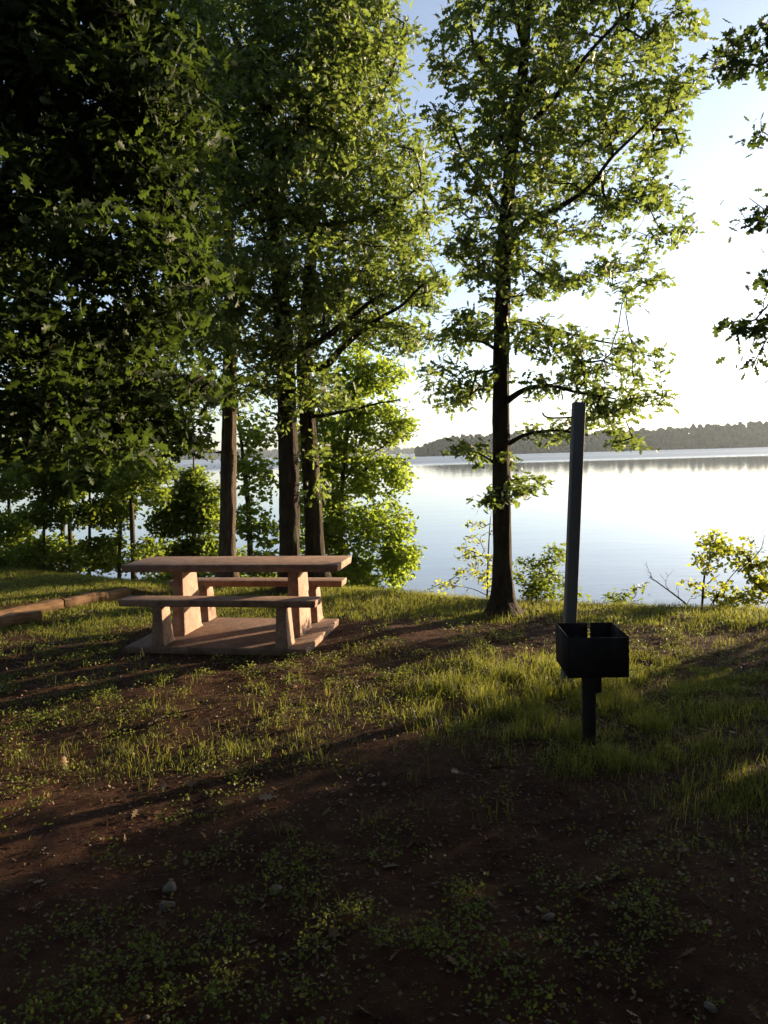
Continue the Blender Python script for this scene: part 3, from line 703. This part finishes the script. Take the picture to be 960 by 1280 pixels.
def bare_branch(name, lab, path, Y, r, seed):
    rs = np.random.default_rng(seed); b = MB(); root = None
    base = atd(*path[0], Y); main = resample(limb(path, Y, [r, r * .35]), .03)
    b.tube(main[:, :3], main[:, 3], 6)
    for k in range(5, len(main), 4):
        p = main[k, :3]; d = unit(np.array([rs.normal() * .5 - .15, rs.normal() * .4, rs.uniform(.5, 1.2)])); L = rs.uniform(.12, .34)
        q = [p + d * L * u + np.array([rs.normal(), rs.normal(), rs.normal()]) * .01 for u in np.linspace(0, 1, 5)]
        b.tube(q, np.linspace(r * .32, r * .12, 5), 4)
        for j in (2, 3):
            d2 = unit(d + rs.normal(size=3) * .5); b.tube([q[j], q[j] + d2 * L * .2, q[j] + d2 * L * .4 + np.array([0, 0, .01])], [r * .2, r * .15, r * .1], 4)
    return tag(b.build(name, M['bark_thin'], smooth=True), lab, 'branch')
bare_branch('bare_branch', 'leafless dead branch leaning over the bank left of the yellow green bush', [(868, 768), (858, 755), (840, 741), (822, 728), (812, 721)], 8.6, .012, 3)
bare_branch('bare_branch', 'bare twiggy branch rising above the yellow green bush at the right edge', [(925, 712), (940, 700), (952, 686), (956, 668)], 8.85, .008, 8)

# ------------------------------------------------------------------ picnic table
TC = np.array([-1.404, 7.291]); TY = -.173
table = empty('picnic_table', (TC[0], TC[1], .05), 'pinkish concrete picnic table with two attached benches on a slab behind the oaks shade', 'picnic table')
table['label'] = 'pinkish brown concrete picnic table with two benches, left of centre by the lake'
table.rotation_euler = (0, 0, TY)
def tpart(b, name, m, parent=table):
    o = b.build(name, m); o.parent = parent; return o
def slab(L, W, T, zc, yc, seg=1):
    """plank with the lower edges cut back"""
    x, y, t = L / 2, W / 2, T / 2; k = .008
    V = [(-x + k, -y + k, -t), (x - k, -y + k, -t), (x - k, y - k, -t), (-x + k, y - k, -t), (-x, -y, t * .8), (x, -y, t * .8), (x, y, t * .8), (-x, y, t * .8),
         (-x + .006, -y + .006, t), (x - .006, -y + .006, t), (x - .006, y - .006, t), (-x + .006, y - .006, t)]
    b = MB(); b.add(np.array(V) + np.array([0, yc, zc]), [[0, 3, 2, 1], [0, 1, 5, 4], [1, 2, 6, 5], [2, 3, 7, 6], [3, 0, 4, 7], [4, 5, 9, 8], [5, 6, 10, 9], [6, 7, 11, 10], [7, 4, 8, 11], [8, 9, 10, 11]])
    return b
def leg(xc, yc, h, w0, d0, w1, d1):
    V = [(-w0 / 2, -d0 / 2, 0), (w0 / 2, -d0 / 2, 0), (w0 / 2, d0 / 2, 0), (-w0 / 2, d0 / 2, 0), (-w1 / 2, -d1 / 2, h), (w1 / 2, -d1 / 2, h), (w1 / 2, d1 / 2, h), (-w1 / 2, d1 / 2, h)]
    fl = [(v[0] * 1.12, v[1] * 1.12, 0) for v in V[:4]]; lo = [(v[0], v[1], .03) for v in V[:4]]
    b = MB(); b.add(np.array(fl + lo + V[4:]) + np.array([xc, yc, 0]), [[0, 3, 2, 1]] + [[i, (i + 1) % 4, 4 + (i + 1) % 4, 4 + i] for i in range(4)] + [[4 + i, 4 + (i + 1) % 4, 8 + (i + 1) % 4, 8 + i] for i in range(4)] + [[8, 9, 10, 11]])
    return b
bevel(tpart(slab(2.09, .60, .07, .737 - .05 - .035, 0), 'tabletop', M['concrete']), .006)
for s in (-1, 1):
    bevel(tpart(leg(s * .565 + .02, 0, .737 - .05 - .0705, .125, .40, .095, .32), 'leg', M['concrete']), .007)
for yc in (-.51, .51):
    bn = bevel(tpart(slab(1.83, .225, .062, .47 - .05 - .031, yc), 'bench', M['concrete']), .006)
    for s in (-1, 1):
        bevel(tpart(leg(s * .575 + .02, yc, .47 - .05 - .0625, .115, .21, .085, .16), 'leg', M['concrete'], bn), .006)
pb = slab(1.69, 1.24, .10, 0, 0); 
pad = pb.build('concrete_slab', M['pad']); pad.location = (TC[0] - .025, TC[1] - .01, 0.0); pad.rotation_euler = (0, 0, TY); bevel(pad, .008)
pad['kind'] = 'structure'

# ------------------------------------------------------------------ park grill
gl = ong(738, 936); G0 = np.array([gl[0], gl[1], gz(gl[0], gl[1])])
def build_grill():
    ya, yb = 4.28, 4.66
    zt, zb = .66, .44
    # corners of the near wall from the photograph, at the box's own distance
    nL = atd(715, 797, ya); nR = atd(790, 797, ya); zt = (nL[2] + nR[2]) / 2; zb = (atd(715, 847, ya)[2] + atd(790, 847, ya)[2]) / 2
    fL = atd(693, 778, yb); fR = atd(758, 778, yb)
    x0, x1 = (nL[0] + fL[0]) / 2 , (nR[0] + fR[0]) / 2
    cx = (x0 + x1) / 2; W = x1 - x0; Dp = yb - ya; H = zt - zb
    root = empty('park_grill', tuple(G0), 'black steel charcoal grill box on a short post in the grass', 'grill')
    rz = radians(-2.5); root.rotation_euler = (0, 0, 0)
    cy = (ya + yb) / 2; cz = (zt + zb) / 2; t = .006
    def P(b, name): return b.build(name, M['grill'], root)
    b = MB()
    Rm = np.array([[cos(rz), -sin(rz), 0], [sin(rz), cos(rz), 0], [0, 0, 1]])
    def bx(b, lx, ly, lz, dx, dy, dz):
        p = Rm @ np.array([lx, ly, 0]) + np.array([cx, cy, lz]); b.box(p, (dx, dy, dz), rz)
    # floor and walls of the firebox
    bx(b, 0, 0, zb + t / 2, W - .002, Dp - .002, t)
    bx(b, 0, -Dp / 2, cz, W, t, H)                      # near wall
    bx(b, -W / 2 - t / 2, 0, cz + .001, t, Dp + t, H + .002); bx(b, W / 2 + t / 2, 0, cz + .001, t, Dp + t, H + .002)
    # far wall with a keyhole slot: built from four plates
    sx = .03; sw = .009; sb = zt - .13
    for a, c_, z0, z1 in ((-W / 2, sx - sw, zb, zt), (sx + sw, W / 2, zb, zt), (sx - sw, sx + sw, zb, sb)):
        bx(b, (a + c_) / 2, Dp / 2, (z0 + z1) / 2, c_ - a, t, z1 - z0)
    for z in (zt - .035, zt - .07): bx(b, sx + .006, Dp / 2, z, .009, t, .008)
    P(b, 'firebox')
    b = MB()
    for k in range(11): 
        p = Rm @ np.array([-W / 2 + .02 + k * (W - .04) / 10, 0, 0]) + np.array([cx, cy, zb + .07]); d = Rm @ np.array([0, Dp / 2 - .012, 0])
        b.tube([p - d, p + d], [.005, .005], 6)
    for s in (-1, 1):
        p = Rm @ np.array([0, s * (Dp / 2 - .03), 0]) + np.array([cx, cy, zb + .062]); d = Rm @ np.array([W / 2 - .008, 0, 0]); b.tube([p - d, p + d], [.006, .006], 6)
    P(b, 'grate')
    b = MB(); bx(b, -W / 2 + .05, -Dp / 2 + .03, zt - .06, .03, .004, .13); P(b, 'height_bracket')
    b = MB(); b.tube([(G0[0], G0[1] + .02, -.15), (G0[0], G0[1] + .02, zb - .002)], [.039, .039], 20); P(b, 'post')
    b = MB(); b.tube([(G0[0] + .018, G0[1] + .03, zb - .085), (G0[0] + .018, G0[1] + .03, zb - .004)], [.056, .056], 20)
    P(b, 'collar')
    return root
build_grill()

# ------------------------------------------------------------------ leaning lantern post
pb0 = ong(707, 858); pz = gz(pb0[0], pb0[1]); Yp = pb0[1]
top = atd(723.5, 503, Yp + .05); foot = np.array([pb0[0], Yp, pz - .2])
lp = empty('lantern_post', (pb0[0], Yp, pz), 'tall grey square steel post leaning right, behind the grill', 'post')
b = MB(); ax = unit(top - foot); wv = .041
e1 = unit(np.cross(np.array([0, 1., 0]), ax)) * wv; e1 = e1 if e1[0] > 0 else -e1
e2 = unit(np.cross(ax, e1)) * wv; 
V = []
foot2 = foot
for p, k in ((foot2, .98), (top, 1.0)):
    for a, c_ in ((-1, -1), (1, -1), (1, 1), (-1, 1)): V.append(p + (a * e1 + c_ * e2) * k)
b.add(V, [[0, 3, 2, 1], [4, 5, 6, 7], [0, 1, 5, 4], [1, 2, 6, 5], [2, 3, 7, 6], [3, 0, 4, 7]])
bevel(b.build('pole', M['pole'], lp), .006)
b = MB(); hk = [atd(x, y, Yp + .04) for x, y in ((716, 521.5), (704, 522.3), (692, 522.6), (684, 521.8), (680, 519.5), (678, 515.5))]
b.tube(hk, [.0065] * 6, 8); b.build('hook', M['pole'], lp, smooth=True)

# ------------------------------------------------------------------ timber border
def timber(lab, p0, p1, h=.145, w=.14, zoff=0, part=None):
    p0 = np.array(p0); p1 = np.array(p1); d = p1 - p0; L = np.linalg.norm(d); c = (p0 + p1) / 2
    rs = np.random.default_rng(int(abs(p0[0]) * 1000)); n = 26
    V = []; prof = [(-1, -1), (1, -1), (1, .75), (.72, 1), (-.72, 1), (-1, .75)]
    for i in range(n):
        u = i / (n - 1) - .5
        for a, c_ in prof: V.append((u * L, a * w / 2 * (1 + rs.normal() * .06) + .012 * sin(i * .5 + p0[0]), c_ * h / 2 + rs.normal() * .006 + .008 * sin(i * .35 + p0[1])))
    m = len(prof)
    f = [[i * m + j, i * m + (j + 1) % m, (i + 1) * m + (j + 1) % m, (i + 1) * m + j] for i in range(n - 1) for j in range(m)]
    b = MB(); b.add(V, f); e = (n - 1) * m
    b.add([V[k] for k in range(m)], [[0, 5, 4, 1], [1, 4, 3, 2]]); b.add([V[e + k] for k in range(m)], [[0, 1, 4, 5], [1, 2, 3, 4]])
    o = b.build('landscape_timber', M['timber']); o.location = (c[0], c[1], zoff); o.rotation_euler = (0, 0, math.atan2(d[1], d[0]))
    return tag(o, lab, 'timber', 'timbers edging the lawn')
timber('orange brown border timber sloping up to the table top, right of the dark joint', TIM[0], TIM[1] + .008, zoff=.065)
timber('long border timber left of the dark joint, running to the left edge', TIM[1] - .008, TIM[2], zoff=.06)
a = ong(50, 779); timber('short rotten timber end in the grass at the left edge', (a[0], a[1] + .02), (a[0] - 1.3, a[1] - .95), h=.17, zoff=.05)

# ------------------------------------------------------------------ grass and small stuff
def scatter(n, x0, x1, y0, y1, dens):
    x = rng.uniform(x0, x1, n); y = rng.uniform(y0, y1, n)
    # skip what lies well outside the view
    keep = (np.abs(x) < .62 * y + .9) & (rng.uniform(0, 1, n) < dens(x, y))
    return x[keep], y[keep]

def blades(x, y, h, w, bend):
    n = len(x); z = height(x, y) - .008
    th = rng.uniform(0, 2 * pi, n); bd = rng.uniform(0, 2 * pi, n); k = bend * h * rng.uniform(.1, 1.0, n)
    sx, sy = np.cos(th) * w / 2, np.sin(th) * w / 2; dx, dy = np.cos(bd) * k, np.sin(bd) * k
    base = np.stack([x, y, z], 1)
    V = np.zeros((n, 5, 3)); s = np.stack([sx, sy, 0 * sx], 1)
    m = base + np.stack([dx * .3, dy * .3, h * .55], 1); t = base + np.stack([dx, dy, h * (1 - .25 * bend)], 1)
    V[:, 0] = base - s; V[:, 1] = base + s; V[:, 2] = m - s * .75; V[:, 3] = m + s * .75; V[:, 4] = t
    F3 = np.array([[0, 1, 3], [0, 3, 2], [2, 3, 4]])
    return V.reshape(-1, 3), (F3[None] + (np.arange(n) * 5)[:, None, None]).reshape(-1, 3)

gm = MB()
def dens_near(x, y): return veg(x, y)
x, y = scatter(330000, -8, 6.5, 6.4, 14.2, lambda x, y: veg(x, y) * (edge_d(x, y) < 2.2))
tall = fbm(x * 1.1, y * 1.1, 33)
gm.add(*blades(x, y, rng.uniform(.02, .07, len(x)) * (.5 + .9 * tall) * np.where(edge_d(x, y) > -1.0, 1.35, 1), np.full(len(x), .005), 1.0))
x, y = scatter(330000, -3.8, 3.9, 2.2, 6.7, lambda x, y: np.clip(veg(x, y) ** 1.5 * 1.3, 0, 1))
tall = np.clip(1.6 * bl(x, y, 640, 880, 1.1, 1.1) + 1.2 * bl(x, y, 820, 930, .9, .9) + .35 * bl(x, y, 230, 950, 1.0, .5), 0, 1)
hh = rng.uniform(.012, .045, len(x)) + rng.uniform(0, 1, len(x)) ** 2.2 * .17 * tall
gm.add(*blades(x, y, hh, np.full(len(x), .0030), .95))
# seed stalks, thin and tall, in loose tufts
tx = rng.uniform(-3.4, 3.2, 900); ty = rng.uniform(2.6, 9.5, 900); kp = (np.abs(tx) < .55 * ty + .3) & (rng.uniform(0, 1, 900) < .25 + veg(tx, ty)); tx, ty = tx[kp], ty[kp]
n = 10; x = np.repeat(tx, n) + rng.normal(size=len(tx) * n) * .04; y = np.repeat(ty, n) + rng.normal(size=len(tx) * n) * .04
gm.add(*blades(x, y, rng.uniform(.06, .17, len(x)), np.full(len(x), .0024), .8))
g = gm.build('grass', M['grass']); g['kind'] = 'stuff'

# clover-like weeds
wm = MB()
def weed_d(x, y):
    n = fbm(x * 2.2, y * 2.2, 41)
    v = sstep(.50, .64, n) * .45 + .55 * sstep(4.4, 5.0, y) * sstep(7.6, 6.6, y) * sstep(.4, .6, fbm(x * 3.1, y * 3.1, 43))
    v = np.maximum(v, np.clip(1.2 * bl(x, y, 430, 1190, .35, .3) + 1.2 * bl(x, y, 620, 1150, .35, .3) + bl(x, y, 180, 1230, .35, .25) + bl(x, y, 680, 1210, .4, .25) + .8 * bl(x, y, 900, 1150, .35, .35) + .8 * bl(x, y, 300, 1100, .4, .3), 0, 1) * sstep(.3, .5, n))
    r = np.maximum(np.abs(x + 1.4) - .98, np.abs(y - 7.3) - .72)
    return np.maximum(v * sstep(.42, .6, fbm(x * 7, y * 7, 44, 2)), .9 * np.clip(bl(x, y, 480, 1210, .55, .22) + bl(x, y, 160, 1240, .4, .2), 0, 1) * sstep(.42, .55, n)) * sstep(0, .1, r) * (1 - .8 * np.clip(bl(x, y, 90, 1050, .5, .5) + bl(x, y, 560, 1010, .5, .4), 0, 1))
x, y = scatter(42000, -3.8, 3.8, 1.8, 8.5, weed_d)
n = 7; X0 = np.repeat(x, n); Y0 = np.repeat(y, n); m = len(X0)
hgt = rng.uniform(.008, .055, m); X0 = X0 + rng.normal(size=m) * .022; Y0 = Y0 + rng.normal(size=m) * .022
pos = np.stack([X0, Y0, height(X0, Y0) + hgt], 1); dr = unit(rng.normal(size=(m, 3)) * np.array([1, 1, .35]))
leaves(wm, pos, dr, .0145, WIDE, up=.8, droop=.0)
g = wm.build('weeds', M['weed']); g['kind'] = 'stuff'

# fallen leaves and chips
lm = MB()
def lit_d(x, y):
    n = fbm(x * 1.7, y * 1.7, 51); r = np.maximum(np.abs(x + 1.4) - .9, np.abs(y - 7.3) - .64)
    return np.clip(sstep(.35, .62, n) + .1, 0, 1) * np.where(r < 0.02, .0, 1) * (1 - .6 * veg(x, y))
x, y = scatter(34000, -4.6, 4.4, 1.8, 9.0, lit_d); m = len(x)
pos = np.stack([x, y, height(x, y) + rng.uniform(.002, .014, m)], 1)
leaves(lm, pos, unit(rng.normal(size=(m, 3)) * np.array([1, 1, .25])), .024, SIMPLE, up=1.6, droop=0)
k = rng.uniform(0, 1, m) < .025
leaves(lm, pos[k] + np.array([0, 0, .006]), unit(rng.normal(size=(k.sum(), 3)) * np.array([1, 1, .3])), .062, OAK, up=1.5, droop=0)
g = lm.build('leaf_litter', M['litter']); g['kind'] = 'stuff'

# gravel
def pebble_mesh(mb, p, s, rs):
    V = np.array([(0, 0, 1), (1, 0, 0), (.3, .95, 0), (-.8, .6, 0), (-.8, -.6, 0), (.3, -.95, 0), (0, 0, -1)], float)
    V = V * (1 + rs.normal(size=(7, 1)) * .18); a = rs.uniform(0, 6.28); R = np.array([[cos(a), -sin(a), 0], [sin(a), cos(a), 0], [0, 0, 1]])
    V = (V @ R.T) * s * np.array([1, rs.uniform(.6, 1), rs.uniform(.4, .7)])
    f = [[0, i, i % 5 + 1] for i in range(1, 6)] + [[6, i % 5 + 1, i] for i in range(1, 6)]
    mb.add(V + p, f)
pm = MB(); x, y = scatter(5200, -3.2, 3.2, 1.8, 7.2, lambda x, y: sstep(.4, .6, fbm(x * 1.5, y * 1.5, 61)) * (1 - veg(x, y)))
for a, c_, h in zip(x, y, height(x, y)): pebble_mesh(pm, (a, c_, h + .002), random.uniform(.003, .010) * (1.6 if random.random() < .06 else 1), rng)
g = pm.build('gravel', M['rock']); g['kind'] = 'stuff'

# single stones and sticks
def rock(px, py, s, lab):
    p = ong(px, py); z = gz(p[0], p[1]); me = bpy.data.meshes.new('rock'); import bmesh
    bm = bmesh.new(); bmesh.ops.create_icosphere(bm, subdivisions=3, radius=s)
    rs = np.random.default_rng(int(px)); ph = rs.uniform(0, 6, 6)
    for v in bm.verts:
        c_ = v.co; k = 1 + .16 * sin(c_.x / s * 2.3 + ph[0]) * sin(c_.y / s * 2.7 + ph[1]) + .08 * sin(c_.z / s * 5 + ph[2] + c_.x / s * 3)
        v.co = (c_.x * k * 1.15, c_.y * k * .8, c_.z * k * .55)
    for f in bm.faces: f.smooth = True
    bm.to_mesh(me); bm.free(); me.materials.append(M['rock'])
    o = bpy.data.objects.new('rock', me); COL.objects.link(o); o.location = (p[0], p[1], z + s * .12); o.rotation_euler = (0, 0, ph[3])
    tag(o, lab, 'rock', 'stones lying in the foreground dirt')
rock(212, 1112, .032, 'upper of two small pale stones in the dark foreground dirt, left')
rock(208, 1131, .03, 'lower of two small pale stones in the dark foreground dirt, left')
rock(345, 1116, .028, 'flat stone in the dirt right of the two pale stones')
rock(746, 926, .02, 'small whitish stone right at the foot of the grill post')
rock(686, 1151, .022, 'small brown stone below the middle of the foreground, right of the weeds')
rock(888, 1256, .02, 'reddish stone near the bottom right corner')
def stick(path, r, lab, seed):
    rs = np.random.default_rng(seed); P_ = []
    for i, (px, py) in enumerate(path):
        p = ong(px, py); P_.append((p[0], p[1], gz(p[0], p[1]) + r + rs.uniform(.004, .02), r * (1 - .6 * i / len(path))))
    q = resample(P_, .03); b = MB(); b.tube(q[:, :3], q[:, 3], 6, rough=.15)
    k = len(q) // 2; d = unit(np.array([rs.normal(), rs.normal(), .35])); b.tube([q[k, :3], q[k, :3] + d * .05, q[k, :3] + d * .1 + np.array([0, 0, .006])], [r * .5, r * .4, r * .2], 5)
    tag(b.build('fallen_twig', M['bark_thin'], smooth=True), lab, 'twig', 'twigs lying on the dirt')
stick([(145, 900), (160, 893), (180, 889)], .006, 'pale twig lying left of the tufts at the left, shortest one', 1)
stick([(40, 878), (60, 872), (84, 868)], .006, 'twig lying near the left edge below the mossy patch', 2)
stick([(185, 908), (210, 897), (238, 893), (262, 889)], .007, 'longest twig on the dirt below the table, left', 3)
stick([(90, 862), (98, 868), (108, 876)], .005, 'short twig pointing toward the camera left of the mossy patch', 4)
stick([(360, 880), (384, 876), (410, 879)], .005, 'twig lying in the dirt below the right end of the slab', 5)

# ------------------------------------------------------------------ far shore
def shore(name_h, x_px0, x_px1, Yd, top, seed, depth, cr, name_w):
    """hill terrain with crowns; top: [(px, py)] silhouette"""
    x0 = atd(x_px0, 565, Yd)[0]; x1 = atd(x_px1, 560, Yd)[0]
    tx = [atd(a, b_, Yd)[0] for a, b_ in top]; tz = [atd(a, b_, Yd)[2] for a, b_ in top]
    n = int((x1 - x0) / (cr * 1.3)); xs = np.linspace(x0, x1, n); rows = 7
    b = MB(); W = []
    ym = 9
    for r in range(ym):
        u = r / (ym - 1)
        for a in xs:
            H = max(np.interp(a, tx, tz) - WL, 1) ; hill = max(H - cr * 2.6, .3)
            end = min(1, max(0, (a - x0) / (cr * 8) + .1)) if top[0][1] > top[-1][1] else 1
            W.append((a, Yd + (u - .5) * 0 + u * depth, WL - .6 + (hill * sstep(0, .6, u) * (1 - sstep(.85, 1., u) * .5)) * end + (.3 if u else -1)))
    q = [[r * n + k, r * n + k + 1, (r + 1) * n + k + 1, (r + 1) * n + k] for r in range(ym - 1) for k in range(n - 1)]
    b.add(W, q); h = b.build(name_h, M['woods'], smooth=True); h['kind'] = 'structure'
    # crowns
    import bmesh
    bm = bmesh.new(); bmesh.ops.create_icosphere(bm, subdivisions=2, radius=1)
    SV = np.array([v.co[:] for v in bm.verts]); SF = np.array([[v.index for v in f.verts] for f in bm.faces]); bm.free()
    wm = MB(); rs = np.random.default_rng(seed)
    for r in range(rows):
        u = r / (rows - 1) * .62
        for a in xs:
            xa = a + rs.uniform(-.6, .6) * cr; H = max(np.interp(xa, tx, tz) - WL, 1); hill = max(H - cr * 2.6, .3)
            g = WL - .3 + hill * sstep(0, .6, u); k = cr * rs.uniform(.65, 1.2)
            if H < cr * 2: k *= max(H / (cr * 2), .3)
            zc = g + k * rs.uniform(.9, 1.45)
            ph = rs.uniform(0, 6, 4)
            d = 1 + .18 * np.sin(SV[:, 0] * 4 + ph[0]) * np.sin(SV[:, 1] * 4 + ph[1]) + .12 * np.sin(SV[:, 2] * 7 + ph[2]) + rs.normal(size=len(SV)) * .08
            wm.add(SV * d[:, None] * np.array([k, k, k * rs.uniform(1.0, 1.5)]) + np.array([xa, Yd + 3 + u * depth + rs.uniform(-3, 3), zc]), SF)
    o = wm.build(name_w, M['woods'], smooth=True); o['kind'] = 'stuff'
shore('hills', 527, 1150, 640, [(527, 562), (533, 556), (540, 549), (560, 544), (600, 540), (650, 539), (700, 539), (760, 536), (800, 534), (850, 531), (900, 528), (960, 524), (1150, 515)], 5, 90, 3.0, 'far_woods')
shore('hills', -200, 560, 1700, [(-200, 570), (0, 568), (120, 565), (240, 566), (330, 564), (500, 561), (520, 562), (560, 566)], 6, 200, 9, 'far_woods')

# unseen shrubs added past the right edge to keep sun off the foreground
for x, y, r, lab in ((5.9, 6.95, 1.0, 'nearest bank shrub just beyond the right edge'), (6.6, 6.2, 1.15, 'bank shrub out of frame beside the right oak'), (8.0, 6.6, 1.3, 'second bank shrub farther out to the right'), (7.4, 4.9, 1.2, 'middle shrub of the row beside the right oak'), (7.2, 3.6, 1.2, 'rounded shrub behind the right oak'),
                     (8.6, 2.3, 1.4, 'largest shrub right of the photographer'), (7.0, 1.2, 1.2, 'shrub close on the right of the photographer'), (7.0, 8.35, .95, 'shrub lowest on the bank beyond the right edge')):
    z = gz(x, y)
    grow_tree('shrub', lab, [[(x, y, z - .2, .05), (x, y, z + .5, .03), (x + .1, y, max(z, -.25) + 1.8, .01)]], [((x, y, max(z, -.25) + 1.15), (r, r * .8, 1.1), 120 if y > 6.5 else 200)], leaf='shade_oak', tmpl=WIDE, lsize=.15, lper=10, tipr=.25, cat='shrub')

# haze over the lake
b = MB(); b = MB(); b.box((0, 1000, 27), (9000, 4600, 76))
m_, nt_, out_ = mat('haze air'); pv = nt_.nodes.new('ShaderNodeVolumePrincipled')
pv.inputs['Color'].default_value = (.72, .85, 1, 1); pv.inputs['Density'].default_value = HAZE; pv.inputs['Anisotropy'].default_value = .35
nt_.links.new(pv.outputs[0], out_.inputs['Volume']); hz = b.build('haze', m_); hz['kind'] = 'stuff'

# ------------------------------------------------------------------ light, sky, camera
wd = bpy.data.worlds.new('World'); SC.world = wd; wd.use_nodes = True
nt = wd.node_tree; bg = nt.nodes['Background']
sk = nt.nodes.new('ShaderNodeTexSky'); sk.sky_type = 'NISHITA'; sk.sun_disc = False
sk.sun_elevation = SUN_EL; sk.sun_rotation = SUN_AZ; sk.altitude = 100; sk.air_density = .75; sk.dust_density = 1.2; sk.ozone_density = 2.2
hs = nt.nodes.new('ShaderNodeHueSaturation'); hs.inputs['Saturation'].default_value = .68
nt.links.new(sk.outputs[0], hs.inputs['Color']); nt.links.new(hs.outputs[0], bg.inputs[0]); bg.inputs[1].default_value = .09
su = bpy.data.lights.new('sun', 'SUN'); su.energy = 5.0; su.angle = radians(.6); su.color = (1, .76, .48)
so = bpy.data.objects.new('sun', su); COL.objects.link(so)
from mathutils import Vector, Matrix
so.rotation_euler = Vector(SUNV).to_track_quat('Z', 'Y').to_euler()

cam = bpy.data.cameras.new('camera'); co = bpy.data.objects.new('camera', cam); COL.objects.link(co)
cam.sensor_fit = 'HORIZONTAL'; cam.sensor_width = 36; cam.lens = 36 * F / 960; cam.clip_start = .05; cam.clip_end = 9000
Mx = Matrix(((CX[0], CU[0], -_f[0], 0), (CX[1], CU[1], -_f[1], 0), (CX[2], CU[2], -_f[2], EYE), (0, 0, 0, 1)))
co.matrix_world = Mx
SC.camera = co
SC.view_settings.view_transform = 'Standard'; SC.view_settings.look = 'None'; SC.view_settings.gamma = 1
SC.view_settings.exposure = 1.95
SC.cycles.use_denoising = True
SC.cycles.max_bounces = 8; SC.cycles.transparent_max_bounces = 4
SC.cycles.diffuse_bounces = 3; SC.cycles.transmission_bounces = 5; SC.cycles.glossy_bounces = 3
